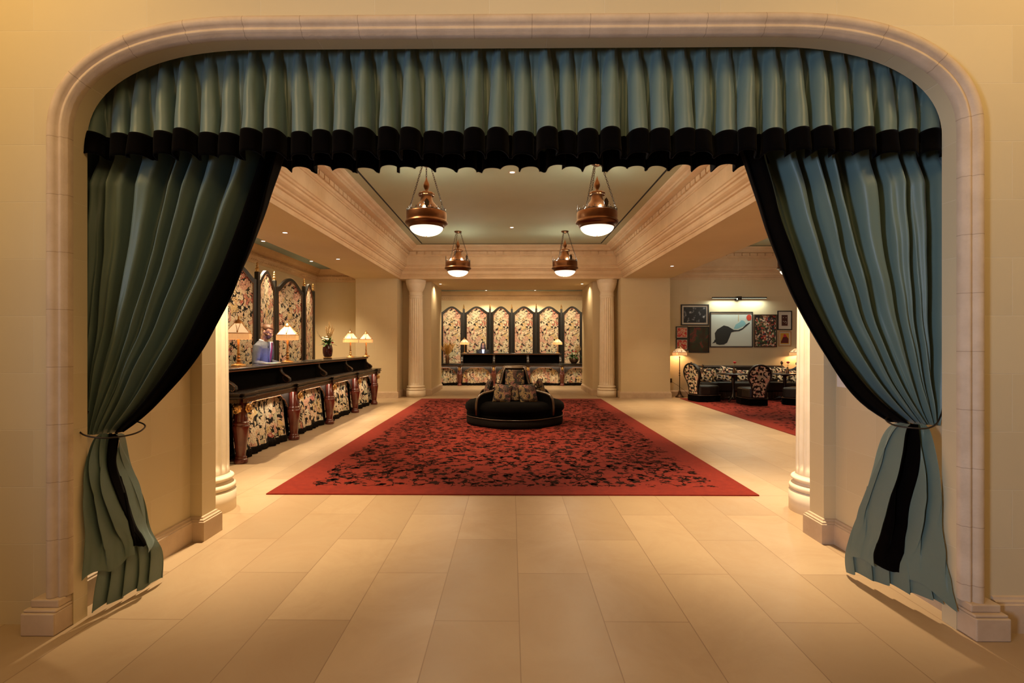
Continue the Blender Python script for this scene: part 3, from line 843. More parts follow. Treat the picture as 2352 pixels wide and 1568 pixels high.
def lower(root, off, sx, zt, left, right, sl, sr, YL, YR_, hem, seed, nf, bz):
    """cloth below the tie: left/right edges and the velvet stripe as (z, x) tables; s runs left to right"""
    Lt, Rt, SLt, SRt = (smooth_tab(t) for t in (left, right, sl, sr))
    S1, S2 = (0.62, 0.82) if sx < 0 else (0.32, 0.55)
    if sx > 0: S1, S2 = 0.30, 0.52
    def P(s, t, dz=0.0, dy=0.0):
        z = zt + (hem(s) - zt) * t
        xs = [(0, interp(Lt, z)), (S1, interp(SLt, z)), (S2, interp(SRt, z)), (1, interp(Rt, z))]
        x = interp(xs, s)
        y = YL + (YR_ - YL) * s
        y = (2.95 + (0.03 if sx < 0 else 0.05)) * (1 - t ** 0.45) + y * t ** 0.45
        A = 0.010 + 0.030 * math.sin(PI * min(1, t * 1.2)) ** 0.6
        a = math.sin(2 * PI * nf * s + 1.2 * noise.noise(Vector((s * 2, t * 2, seed))) + (1 - t) * 2)
        y -= A * a * (1 + .6 * (1 - t)) + 0.05 * math.sin(PI * s) * math.sin(PI * min(1, t + .1))
        y += 0.012 * math.sin(2 * PI * nf * 2.6 * s + 4 * t) * (1 - t) ** .5
        y += 0.03 * noise.noise(Vector((s * 3.5, z * 3.0, seed + 2))) + 0.012 * t * noise.noise(Vector((s * 9 + z * 5, z * 8 - s * 4, seed + 4)))
        return Vector((x, y + dy, z + dz)) + off
    MB().grid(lambda u, v: P(u * S1, v), 110, 60).build('lower_drape', 'teal', root)
    MB().grid(lambda u, v: P(S2 + u * (1 - S2), v), 60, 60).build('lower_drape', 'teal', root)
    MB().grid(lambda u, v: P(S1 + u * (S2 - S1), v * bz, 0, -.006), 24, 50).build('velvet_border', 'velvet', root, solid=0.006)
    # lining layer that reaches the floor behind the bunched front layer
    def Q(s, t):
        p = P(s, 0.55 + .3 * t)
        z1 = 0.012 + 0.02 * abs(math.sin(s * 9)) + (0.08 * s if sx > 0 else 0)
        z = 0.62 + (z1 - 0.62) * t
        s = .16 * (1 - t) ** 1.5 + (1 - .32 * (1 - t) ** 1.5) * s
        x = interp([(0, interp(Lt, z)), (1, interp(Rt, z))], s)
        tt = .35 + .65 * t
        y = (2.95 + (0.03 if sx < 0 else 0.05)) * (1 - tt ** 0.45) + (YL + (YR_ - YL) * s) * tt ** .45 + 0.065 + .03 * (1 - t) + 0.03 * math.sin(2 * PI * 5 * s + 1.0 + 2 * t) * t
        y += 0.02 * noise.noise(Vector((s * 5, z * 5, seed + 7)))
        return Vector((x, y, z)) + off
    MB().grid(Q, 120, 24).build('lining', 'teal', root)
kk = 1.0
lower(cL, offL, -1, ztL + 0.004,
      [(1.02, -2.36), (0.9, -2.335), (0.757, -2.325), (0.0, -2.315)],
      [(1.02, -2.225), (0.934, -2.27), (0.782, -2.28), (0.562, -2.245), (0.362, -2.225), (0.23, -2.183), (0.046, -2.196)],
      [(1.02, -2.31), (0.95, -2.305), (0.787, -2.286), (0.573, -2.248), (0.398, -2.225), (0.245, -2.205)],
      [(1.02, -2.245), (0.95, -2.275), (0.828, -2.285), (0.628, -2.258), (0.389, -2.226), (0.269, -2.18)],
      2.80, 3.20, lambda s: 0.22 + 0.05 * s + 0.02 * math.sin(s * 14), 21, 4, 0.93)
lower(cR, offR, 1, ztR + 0.004,
      [(1.05, 2.24), (0.90, 2.215), (0.72, 2.19), (0.45, 2.17), (0.177, 2.152), (0.0, 2.19)],
      [(1.052, 2.35), (0.958, 2.335), (0.874, 2.33), (0.0, 2.325)],
      [(1.05, 2.25), (0.9, 2.235), (0.775, 2.215), (0.625, 2.195), (0.187, 2.19)],
      [(1.05, 2.285), (0.9, 2.28), (0.721, 2.275), (0.436, 2.275), (0.20, 2.265)],
      3.36, 2.77, lambda s: 0.15 + .02 * math.sin(3 * s) - .03 * s + 0.02 * math.sin(s * 11), 33, 3.5, 0.97)
# tiebacks
def tieback(label, pts):
    q = []
    n = len(pts)
    for i in range(n - 1):
        p0, p1, p2, p3 = (Vector(pts[max(0, min(n - 1, i + k))]) for k in (-1, 0, 1, 2))
        for j in range(8):
            t = j / 8; q.append(.5 * (2 * p1 + (p2 - p0) * t + (2 * p0 - 5 * p1 + 4 * p2 - p3) * t * t + (3 * p1 - p0 - 3 * p2 + p3) * t ** 3))
    o = MB().tube(q + [Vector(pts[-1])], 0.0045, 8).build('tieback', 'iron'); tag(o, label, 'curtain tieback', 'curtain tiebacks'); return o
tieback('thin dark metal tieback holding the left curtain to the passage wall', [(-2.452, 3.02, 1.16), (-2.40, 2.93, 1.10), (-2.385, 2.86, 1.055), (-2.34, 2.815, 1.02), (-2.275, 2.80, 1.0), (-2.19, 2.82, 0.99), (-2.12, 2.89, 0.995), (-2.11, 2.97, 1.01), (-2.16, 3.05, 1.03), (-2.30, 3.08, 1.06), (-2.452, 3.06, 1.10)])
tieback('thin dark metal tieback holding the right curtain to the passage wall', [(2.452, 3.0, 1.19), (2.40, 2.93, 1.14), (2.34, 2.88, 1.09), (2.29, 2.85, 1.06), (2.23, 2.84, 1.045), (2.17, 2.87, 1.045), (2.13, 2.93, 1.05), (2.15, 3.02, 1.07), (2.25, 3.07, 1.09), (2.452, 3.05, 1.12)])

# the small white wall plate on the right passage wall
t = thing('wall_plate', 'small white switch plate on the right passage wall behind the curtain', 'light switch', (2.455, 3.87, 1.22))
MB().box(-.012, 0, -.075, .075, -.04, .10).build('plate', 'plastic_white', t, bevel=.004)
MB().box(-.020, -.012, -.05, .05, -.015, .08).build('rocker', 'plastic_white', t, bevel=.003)

# ------------------------------------------------------------------ reception desks
def scroll_bracket(h, depth, wd):
    """S-shaped console bracket: profile in the y/z plane, extruded along x by wd"""
    pts = []
    # back edge up, then the S curve down the front into a curl
    S = [(0.0, h), (-0.035, h), (-0.045, h * .93), (-0.042, h * .82), (-0.048, h * .70), (-0.075, h * .55), (-0.115, h * .42), (-0.145, h * .28), (-0.15, h * .14), (-0.135, h * .03), (-0.11, 0), (0.0, 0)]
    k = depth / 0.15
    poly = [(y * k, z) for y, z in S]
    m = MB()
    Mx = Matrix(((0, 0, 1, -wd / 2), (1, 0, 0, 0), (0, 1, 0, 0), (0, 0, 0, 1)))
    m.prism(poly, 0, wd, 0, Mx)
    return m

def nailheads(m, pts, r=0.004, mat=0):
    for p in pts: m.ball(p, r, 3, mat)

def desk_leg(root, x, y, ztop, lions, s=1.0):
    lg = MB()
    prof = [(0, 0), (.080, 0), (.084, .012), (.084, .045), (.078, .055), (.066, .060), (.070, .072), (.070, .082), (.058, .092), (.056, .10), (.075, .25), (.096, .42), (.102, .455), (.100, .47),
            (.086, .478), (.094, .486), (.098, .498), (.094, .510), (.080, .518), (.078, .528), (.078, ztop)]
    k = ztop / 0.80
    lg.lathe([(r * s, z * k if z != ztop else z) for r, z in prof], 28)
    o = lg.build('leg', 'mahogany', root, loc=(x, y, 0))
    for a in lions:
        Mx = T(0, 0, 0, a)
        b = MB(); zc = ztop * .86; yf = -.078 * s
        def mane(d): return 1 + .10 * math.cos(9 * math.atan2(d.z, d.x))
        b.ball((0, yf - .012, zc), (.058 * s, .022, .062 * s), 10, Mx=Mx, fn=mane)
        b.ball((0, yf - .034, zc + .004), (.034 * s, .022, .038 * s), 8, Mx=Mx)
        b.ball((0, yf - .052, zc - .012), (.015 * s, .014, .014 * s), 6, Mx=Mx)
        for e in (-1, 1):
            b.ball((e * .016 * s, yf - .050, zc + .012), (.007, .006, .006), 4, Mx=Mx)
            b.ball((e * .034 * s, yf - .030, zc + .034 * s), (.010, .008, .010), 5, Mx=Mx)
        ring = [(.026 * s * math.cos(q), yf - .052 - .004 * math.sin(q), zc - .034 + .026 * s * math.sin(q)) for q in [PI * 2 * i / 14 for i in range(14)]]
        b.tube(ring, .004, 6, closed=True, Mx=Mx)
        b.build('lion_mask', 'gold', o)
    return o

def apron_poly(L, z0, z1):
    """shaped valance board between two legs, with a stepped ogee arch cut out of it (x along, z up)"""
    a = L / 2 - .08
    cut = [(-a, z0), (-a, z0 + .03), (-a + .03, z0 + .05), (-a + .055, z0 + .09), (-a + .10, z0 + .12), (-a + .16, z0 + .135), (-a + .18, z1 - .105), (-a + .215, z1 - .095), (-a + .23, z1 - .078)]
    right = [(-x, z) for x, z in cut[::-1]]
    return cut, right

def skirt(root, x0, x1, y, ztop, nfold, mat, seed, endcap=None, depth=.04):
    y += .02
    rnd = random.Random(seed)
    L = x1 - x0; am = [rnd.uniform(.6, 1.3) for _ in range(nfold + 2)]; hem = [rnd.uniform(-.02, .02) for _ in range(nfold + 2)]
    def f(u, v, fr=0):
        ph = u * nfold + .15 * math.sin(u * 17 + seed); i = int(max(0, ph)) % (nfold + 1); q = ph - math.floor(ph)
        b = math.sin(PI * q) ** .7 * am[i]
        gat = .35 + .65 * v
        bell = 1 + .0 * v
        z = ztop + (0.085 + .012 * math.sin(3 * u * PI + seed) - ztop) * v
        yy = y - depth * b * gat - .03 * v + .004 * math.sin(40 * u + 3 * v)
        return Vector((x0 + L * u + .01 * math.sin(2 * PI * q) * v, yy, z))
    uvf = lambda u, v: (x0 + L * u * 1.5 + seed * .37, (1 - v) * ztop)
    if nfold == 8 and L < 1.3: depth = .10
    MB().grid(lambda u, v: f(u, v), nfold * 14, 14, uvfn=uvf).build('skirt_curtain', mat, root)
    def g(u, v):
        p = f(u, 1.0); j = .006 * math.sin(u * nfold * 75)
        p.y -= .006 + j; p.z = p.z + .012 - (p.z + .006) * v
        p.x += .004 * math.sin(u * nfold * 50 + v * 4)
        return p
    MB().grid(g, nfold * 26, 3).build('bullion_fringe', 'fringe', root, solid=.008)

def fringe_strip(m, x0, x1, y, z1, h, step=.016, axis='x', mat=0):
    n = max(1, int(abs(x1 - x0) / step)); rnd = random.Random(int(abs(x0) * 100) + n)
    for i in range(n):
        p = x0 + (x1 - x0) * (i + .5) / n; r = step * .42; dz = rnd.uniform(-.006, .006)
        if axis == 'x': m.box(p - r, p + r, y - .006, y + .006, z1 - h + dz, z1, mat)
        else: m.box(y - .006, y + .006, p - r, p + r, z1 - h + dz, z1, mat)

def desk(name, label, loc, rz, legs, zlow, zup, upper, x_ends, skirt_mat, lions_at, nfold=8, group=None, end_return=True, brk=None, depth=.64):
    """legs: x of every leg (local); the front faces -y"""
    root = thing(name, label, 'reception desk', loc, rz, group)
    xa, xb = x_ends
    za = zlow - .085          # underside of the lower top mouldings
    # lower counter: stepped forward over every leg
    m = MB()
    def brkfront(e, z0, z1, mat=0):
        m.box(xa - e, xb + e, -.10 - e, depth, z0, z1, mat)
        for lx in legs: m.box(max(xa - e, lx - .15 - e), min(xb + e, lx + .15 + e), -.14 - e, .1, z0, z1 - .0004, mat)
    brkfront(.02, zlow - .022, zlow); brkfront(.005, zlow - .045, zlow - .022); brkfront(.024, zlow - .065, zlow - .045); brkfront(-.012, za, zlow - .065)
    m.build('counter_top', 'dark_wood', root, bevel=.005)
    # tassel fringe below the counter
    m = MB(); segs = []
    cur = xa
    for lx in legs:
        l0, l1 = max(xa, lx - .15), min(xb, lx + .15)
        if l0 > cur: segs.append((cur, l0, -.092))
        segs.append((l0, l1, -.132)); cur = l1
    if cur < xb: segs.append((cur, xb, -.092))
    for a, b_, yy in segs:
        q = MB(); fringe_strip(q, a, b_, yy, za + .006, .045); q.build('tassel_fringe', 'walnut', root)
    if end_return:
        for xx in (xa + .006, xb - .006):
            m = MB(); fringe_strip(m, -.10, depth - .05, xx, za + .006, .045, axis='y'); m.build('tassel_fringe', 'walnut', root)
    tr = MB()
    for a, b_, yy in segs: tr.box(a, b_, yy - .006, yy + .004, za + .002, za + .010)
    tr.build('nailhead_strip', 'copper_trim', root)
    # legs
    for i, lx in enumerate(legs):
        desk_leg(root, lx, -.02, za, lions_at(i))
    # shaped aprons, copper edging and gathered skirts
    for i, (a, b_) in enumerate(zip(legs, legs[1:])):
        L = b_ - a - .14; cx = (a + b_) / 2; z0 = za - .27; z1 = za
        cut, right = apron_poly(L, z0, z1)
        poly = [(-L / 2, z0 - .0), (-L / 2, z1)] + [(L / 2, z1), (L / 2, z0)] + right[::-1] + cut[::-1]
        # split the board in left, middle and right pieces so each is a clean outline
        ap_ = MB()
        Mx = Matrix(((1, 0, 0, cx), (0, 0, 1, .03), (0, 1, 0, 0), (0, 0, 0, 1)))
        lft = [(-L / 2, z0)] + cut + [(cut[-1][0], z1), (-L / 2, z1)]
        ap_.prism(lft, 0, .02, 0, Mx)
        rgt = [(-x, z) for x, z in lft][::-1]
        ap_.prism(rgt, 0, .02, 0, Mx)
        ap_.prism([(cut[-1][0], cut[-1][1]), (-cut[-1][0], cut[-1][1]), (-cut[-1][0], z1), (cut[-1][0], z1)], 0, .02, 0, Mx)
        ap_.build('apron', 'apron', root)
        line = [(cx + x, .024, z) for x, z in cut + right]
        MB().tube(line, .006, 6).build('apron_piping', 'copper_trim', root)
        skirt(root, a + .08, b_ - .08, .13, za - .01, nfold, skirt_mat, i + int(10 * abs(loc[0])) % 7, depth=.07)
    if end_return:
        for xe, sg, nm in ((xa + .03, -1, 'l'), (xb - .03, 1, 'r')):
            # side panel: black velvet with a small skirt
            mm = MB().box(min(xe, xe - sg * .02), max(xe, xe - sg * .02), .04, depth - .05, .45, za)
            mm.build('end_panel', 'velvet', root)
            e = MB()
            def ef(u, v):
                y = .04 + (depth - .12) * u; xo = xe + sg * (.02 + .022 * abs(math.sin(PI * 4 * u)) * (.4 + .6 * v))
                return Vector((xo, y, .52 + (.085 - .52) * v))
            e.grid(ef, 60, 8, uvfn=lambda u, v: (depth * u * 1.4, .5 * (1 - v))); e.build('skirt_curtain', skirt_mat, root)
            def eg(u, v):
                p = ef(u, 1.0); p.x += sg * .006; p.z = .095 - .09 * v; return p
            MB().grid(eg, 60, 2).build('bullion_fringe', 'fringe', root, solid=.008)
    # back carcase so the inside is closed
    MB().box(xa + .06, xb - .06, .22, .26, 0.0, za - .002).build('carcase', 'dark_wood', root)
    # raised upper ledge
    if upper:
        ua, ub = upper
        m = MB(); yb0, yb1 = .12, .56
        m.box(ua, ub, yb0, yb1, zup - .028, zup)
        m.box(ua + .012, ub - .012, yb0 + .012, yb1 - .01, zup - .048, zup - .028)
        m.build('upper_ledge', 'dark_wood', root, bevel=.006)
        MB().box(ua + .02, ub - .02, yb0 + .006, yb0 + .012, zup - .045, zup - .036).build('ledge_trim', 'copper_trim', root)
        MB().box(ua + .03, ub - .03, yb0 + .10, yb0 + .13, zlow, zup - .048).build('riser', 'velvet', root)
        for xe in (ua + .03, ub - .05):
            MB().box(xe, xe + .02, yb0 + .13, yb1 - .04, zlow, zup - .048).build('riser', 'velvet', root)
        h = zup - .048 - zlow
        for bx in (brk or legs):
            bb = scroll_bracket(h, .20, .07).build('scroll_bracket', 'leather', root, bevel=.008, loc=(bx, yb0 + .11, zlow))
            S = [(-0.045, h * .93), (-0.042, h * .82), (-0.048, h * .70), (-0.075, h * .55), (-0.115, h * .42), (-0.145, h * .28), (-0.15, h * .14), (-0.135, h * .04), (-.105, .02), (-.08, .05), (-.075, .09), (-.095, .12), (-.115, .10), (-.112, .075)]
            kq = .20 / .15
            P2 = [(y * kq, z) for y, z in S]
            for sx in (-.038, .038):
                nl = MB(); pts = []
                for (y0, q0), (y1, q1) in zip(P2, P2[1:]):
                    n = max(1, int(math.hypot(y1 - y0, q1 - q0) / .014))
                    for i in range(n):
                        t_ = i / n
                        pts.append((sx, y0 + (y1 - y0) * t_ + .010, q0 + (q1 - q0) * t_))
                nailheads(nl, pts, .0045); nl.build('nailheads', 'copper_trim', bb)
    return root

# left desk: local x runs away from the viewer, its front faces the hall
LEG_L = [0.0, 1.615, 3.23, 4.845, 6.43]
dl = desk('reception_desk', 'long black and mahogany reception desk with tapestry skirts along the left side of the hall', (-3.43, 6.56, 0), R(90), LEG_L, .895, 1.19, (-.05, 6.42),
     (-.20, 6.62), 'tapestry_skirt', lambda i: [0, R(-90)] if i == 0 else [0], 8)
LEG_R = [-3.085, -1.855, -.62, .615, 1.845, 3.08]
dr = desk('reception_desk', 'black and mahogany reception desk with tapestry skirts in the far opening', (0.0, 18.87, 0), 0, LEG_R, .80, 1.165, (-1.84, 1.85),
     (-3.25, 3.24), 'tapestry_far', lambda i: [0], 8, end_return=False, brk=[-1.78, -.62, .615, 1.79])

# assumed concealed strip lights under the counter mouldings wash the skirts
for lg_, Lx, rot, pos in (('l', 6.3, R(90), (-3.40, 9.77, .79)), ('r', 6.1, 0, (0, 18.86, .70))):
    light('AREA', pos, 18 if lg_ == 'l' else 11, (1.0, .80, .55), Lx, (R(22), 0, rot), size_y=.02)

# ------------------------------------------------------------------ lamps with pyramid shades
def shade_part(parent, z0, w0, z1, w1, fr):
    """square pleated shade on a dark metal frame with a pleated fringe band below"""
    m = MB(); n = 28
    def face(k):
        a = k * PI / 2
        def f(u, v):
            ww = w0 + (w1 - w0) * v; x = (u - .5) * 2 * ww
            y = -ww - .0012 * math.cos(u * n * 2 * PI)
            return Vector((x * math.cos(a) - y * math.sin(a), x * math.sin(a) + y * math.cos(a), z0 + (z1 - z0) * v))
        return f
    for k in range(4): m.grid(face(k), 84, 2, smooth=False)
    sh = m.build('lamp_shade', 'shade_lit', parent)
    fm = MB()
    for k in range(4):
        f = face(k)
        c = [f(0, 0), f(.5, 0.1), f(0, 1)]
        fm.tube([f(0, 0), f(0, 1)], .0045, 6); fm.tube([f(0, 0), f(1, 0)], .007, 6)
        fm.tube([f(.5, .12), f(.14, .98)], .004, 6); fm.tube([f(.5, .12), f(.86, .98)], .004, 6)
        fm.ball(f(.5, .1) * 1.02, (.011, .011, .018), 6)
    fm.lathe([(w1 * 1.55, z1 - .012), (w1 * 1.5, z1 + .004), (w1 * 1.1, z1 + .02), (w1 * .9, z1 + .032), (w1 * .4, z1 + .045), (.012, z1 + .052), (.008, z1 + .062), (.013, z1 + .072), (.008, z1 + .085), (0, z1 + .095)], 16)
    fm.build('shade_frame', 'brass', sh)
    g = MB()
    def band(k):
        a = k * PI / 2
        def f(u, v):
            x = (u - .5) * 2 * w0; y = -w0 - .002 + .0016 * math.sin(u * 46 * PI)
            return Vector((x * math.cos(a) - y * math.sin(a), x * math.sin(a) + y * math.cos(a), z0 - fr * v))
        return f
    for k in range(4): g.grid(band(k), 92, 1, smooth=False)
    g.build('shade_fringe', 'shade_fringe', sh)

def make_table_lamp(label, loc, rz, group, h=.70):
    t = thing('table_lamp', label, 'table lamp', loc, rz, group)
    MB().lathe([(0, 0), (.098, 0), (.098, .010), (.088, .020), (.07, .028), (.055, .034), (.03, .048), (.018, .060), (0, .062)], 28).build('base', 'gold', t)
    MB().lathe([(.016, .055), (.020, .065), (.034, .078), (.036, .088), (.020, .098), (.014, .106), (.026, .116), (.030, .126), (.018, .138), (.013, .150), (.018, .162), (.024, .175), (.018, .188), (.016, .20), (.017, .40), (.012, .408), (.018, .418), (.018, .43), (.008, .435), (.007, .60), (0, .60)], 20).build('stem', 'brass', t)
    shade_part(t, h - .235, .155, h - .085, .040, .088)
    return t
ZU = 1.19
lamps = [(-3.88, 7.40, R(22), 'lit fringed pyramid table lamp on the left desk, nearest the curtain'), (-3.78, 8.80, R(16), 'lit fringed pyramid table lamp on the left desk in front of the man'),
         (-3.76, 12.2, .5, 'lit fringed pyramid table lamp on the left desk, second from its far end'), (-3.60, 12.95, .15, 'lit fringed pyramid table lamp at the far end of the left desk'),
         (-1.71, 19.22, .4, 'lit fringed pyramid table lamp at the left end of the far desk'), (1.71, 19.22, .35, 'lit fringed pyramid table lamp at the right end of the far desk')]
tl = None
for i, (x, y, rz, lb) in enumerate(lamps):
    z = ZU if i < 4 else 1.165
    if tl is None: tl = make_table_lamp(lb, (x, y, z), rz, 'desk lamps with fringed pyramid shades')
    else:
        o = dup(tl, lb, (x, y, z), rz); k = (1, 1, .93, .93, .84, .84)[i]; o.scale = (k, k, k)
    light('POINT', (x, y, z + .52), 3.5 if i < 4 else 5, (1.0, .66, .34), .04)

# ------------------------------------------------------------------ folding screens
def arch_panel(w_, zsh, zpk, e=0.0, n=24):
    """camel-back outline from the left shoulder to the right one"""
    out = []
    for i in range(n + 1):
        u = i / n; x = -w_ / 2 + e + (w_ - 2 * e) * u
        q = min(1.0, max(0.0, (0.5 - abs(u - .5) - .03) / .47)); sh = (.5 - .5 * math.cos(PI * q)) ** .62
        out.append((x, zsh + (zpk - zsh) * sh))
    return out
def folding_screen(label, posts, zpost, zsh, zpk, mat, big, x_local_flip=False, group=None):
    P0 = posts[0]
    root = thing('folding_screen', label, 'folding screen', (P0[0], P0[1], 0), 0, group)
    for i, (x, y) in enumerate(posts):
        m = MB(); r = .04
        zt = zpost + (.0 if i % 2 else -.0)
        m.box(x - P0[0] - r, x - P0[0] + r, y - P0[1] - r, y - P0[1] + r, 0, zt)
        po = m.build('post', 'screen_leather', root, bevel=.012)
        f = MB().lathe([(.036, 0), (.036, .012), (.020, .020), (.030, .035), (.038, .052), (.030, .070), (.014, .080), (.024, .095), (.028, .108), (.020, .122), (.010, .130), (.018, .142), (.020, .152), (.012, .165), (.005, .178), (0, .19)], 16)
        f.build('finial', 'gold', po, loc=(x - P0[0], y - P0[1], zt))
    for i, (a, b_) in enumerate(zip(posts, posts[1:])):
        dx, dy = b_[0] - a[0], b_[1] - a[1]; L = math.hypot(dx, dy) - .10; ang = math.atan2(dy, dx)
        cx, cy = (a[0] + b_[0]) / 2 - P0[0], (a[1] + b_[1]) / 2 - P0[1]
        Mx = T(cx, cy, 0, ang) @ Matrix(((1, 0, 0, 0), (0, 0, 1, 0), (0, 1, 0, 0), (0, 0, 0, 1)))
        fw = .085
        out = [(-L / 2, .10)] + arch_panel(L, zsh, zpk) + [(L / 2, .10)]
        inn = [(-L / 2 + fw, .20)] + [(x, z - fw * .85) for x, z in arch_panel(L, zsh, zpk, fw)] + [(L / 2 - fw, .20)]
        m = MB(); n = len(out)
        for z0_, z1_, flip in ((-.025, -.025, False), (.025, .025, True)):
            vs = [(p[0], p[1], z0_) for p in out] + [(p[0], p[1], z0_) for p in inn]
            fs = [(k, (k + 1) % n, n + (k + 1) % n, n + k) for k in range(n)]
            m.add(vs, [f_[::-1] for f_ in fs] if flip else fs, 0, False, Mx)
        for lst, fl in ((out, False), (inn, True)):
            vs = [(p[0], p[1], -.025) for p in lst] + [(p[0], p[1], .025) for p in lst]
            fs = [(k, (k + 1) % n, n + (k + 1) % n, n + k) for k in range(n)]
            m.add(vs, fs, 0, False, Mx)
        fr = m.build('panel_frame', 'screen_leather', root)
        m = MB()
        vs = [(p[0], p[1], -.012) for p in inn] + [(p[0], p[1], .012) for p in inn]
        uv = [(p[0] + 0.5, p[1]) for p in inn] * 2
        m.add(vs, [tuple(range(n))[::-1], tuple(range(n, 2 * n))], 0, False, Mx, uv)
        m.build('tapestry_panel', mat, fr)
        line = [Mx @ Vector((p[0], p[1], -.026)) for p in inn]
        MB().tube(line, .004, 5, closed=True).build('nail_trim', 'copper_trim', fr)
    return root
folding_screen('four-panel folding screen of floral tapestry in a black frame behind the left desk', [(-5.00, 8.55), (-4.734, 9.70), (-5.008, 11.0), (-4.833, 12.15), (-5.038, 13.25), (-4.86, 14.3)][:5], 2.85, 2.70, 2.96, 'tapestry', True)
folding_screen('six-panel folding screen of floral tapestry in a black frame behind the far desk', [(-2.727, 19.95), (-1.83, 20.25), (-0.80, 19.95), (0.032, 20.25), (0.965, 19.95), (1.95, 20.25), (2.757, 19.95)], 2.86, 2.72, 2.95, 'tapestry_far', False)

# ------------------------------------------------------------------ carpets with a raised vine pattern
def carpet(name, label, x0, x1, y0, y1, seed, ncell, margin=.27):
    root = thing(name, label, 'carpet', ((x0 + x1) / 2, (y0 + y1) / 2, 0))
    ox, oy = (x0 + x1) / 2, (y0 + y1) / 2
    MB().box(x0 - ox, x1 - ox, y0 - oy, y1 - oy, 0.0, 0.012).build('pile', 'carpet_red', root)
    rnd = random.Random(seed); m = MB(); z = .0128
    X0, X1, Y0, Y1 = x0 - ox + margin, x1 - ox - margin, y0 - oy + margin, y1 - oy - margin
    def ok(p): return X0 <= p[0] <= X1 and Y0 <= p[1] <= Y1
    def poly(pts):
        if all(ok(p) for p in pts):
            m.add([(p[0], p[1], z) for p in pts], [tuple(range(len(pts)))])
    def leaf(x, y, a, L, kind):
        c, s_ = math.cos(a), math.sin(a)
        if kind == 0: sh = [(0, 0), (.25, .16), (.5, .24), (.8, .14), (1, 0), (.8, -.14), (.5, -.24), (.25, -.16)]
        elif kind == 1: sh = [(0, .03), (.2, .30), (.35, .18), (.5, .42), (.65, .2), (.85, .22), (1, 0), (.85, -.22), (.65, -.2), (.5, -.42), (.35, -.18), (.2, -.30), (0, -.03)]
        else: sh = [(.5 + .5 * math.cos(t) * (1 + .25 * math.cos(5 * t)), .5 * math.sin(t) * (1 + .25 * math.cos(5 * t))) for t in [2 * PI * i / 20 for i in range(20)]]
        poly([(x + L * (c * u - s_ * v), y + L * (s_ * u + c * v)) for u, v in sh][::1])
    def stroke(pts, w_):
        for i in range(len(pts) - 1):
            a, b_ = pts[i], pts[i + 1]; t = (b_[0] - a[0], b_[1] - a[1]); l = math.hypot(*t) + 1e-9
            n = (-t[1] / l, t[0] / l); k0 = w_ * (1 - .7 * i / len(pts)); k1 = w_ * (1 - .7 * (i + 1) / len(pts))
            poly([(a[0] - n[0] * k0, a[1] - n[1] * k0), (b_[0] - n[0] * k1, b_[1] - n[1] * k1), (b_[0] + n[0] * k1, b_[1] + n[1] * k1), (a[0] + n[0] * k0, a[1] + n[1] * k0)])
    st = ncell
    nx, ny = int((X1 - X0) / st), int((Y1 - Y0) / st)
    for i in range(nx + 1):
        for j in range(ny + 1):
            x = X0 + st * (i + .5 * (j % 2)) + rnd.uniform(-.06, .06); y = Y0 + st * j + rnd.uniform(-.06, .06)
            a = rnd.uniform(0, 2 * PI); sg = rnd.choice((-1, 1)); L = rnd.uniform(.30, .48); n = 14
            pts = []; px, py, aa = x, y, a
            for q in range(n):
                pts.append((px, py)); px += L / n * math.cos(aa); py += L / n * math.sin(aa); aa += sg * (.10 + .035 * q)
            stroke(pts, .0065)
            for q in (3, 6, 9, 12):
                lx, ly = pts[q]; ang = math.atan2(pts[q][1] - pts[q - 1][1], pts[q][0] - pts[q - 1][0])
                leaf(lx, ly, ang + rnd.choice((-1, 1)) * rnd.uniform(.5, 1.2), rnd.uniform(.045, .080), rnd.choice((0, 0, 1)))
            leaf(pts[0][0], pts[0][1], a + PI + rnd.uniform(-.4, .4), rnd.uniform(.08, .125), rnd.choice((1, 1, 2)))
            if rnd.random() < .5: leaf(pts[-1][0], pts[-1][1], aa, .07, 2)
            for _ in range(2):
                bx, by = x + rnd.uniform(-.2, .2), y + rnd.uniform(-.2, .2); r = rnd.uniform(.008, .014)
                poly([(bx + r * math.cos(t), by + r * math.sin(t)) for t in [2 * PI * q / 8 for q in range(8)]])
    m.build('vine_pattern', 'carpet_dark', root)
    return root
carpet('hall_carpet', 'large red carpet with a dark scrolling vine pattern in the middle of the hall', -2.44, 2.45, 5.18, 14.28, 4, .195)
carpet('lounge_carpet', 'red carpet with a dark pattern under the lounge chairs on the right', 4.65, 10.0, 6.4, 14.42, 8, .30, .22)

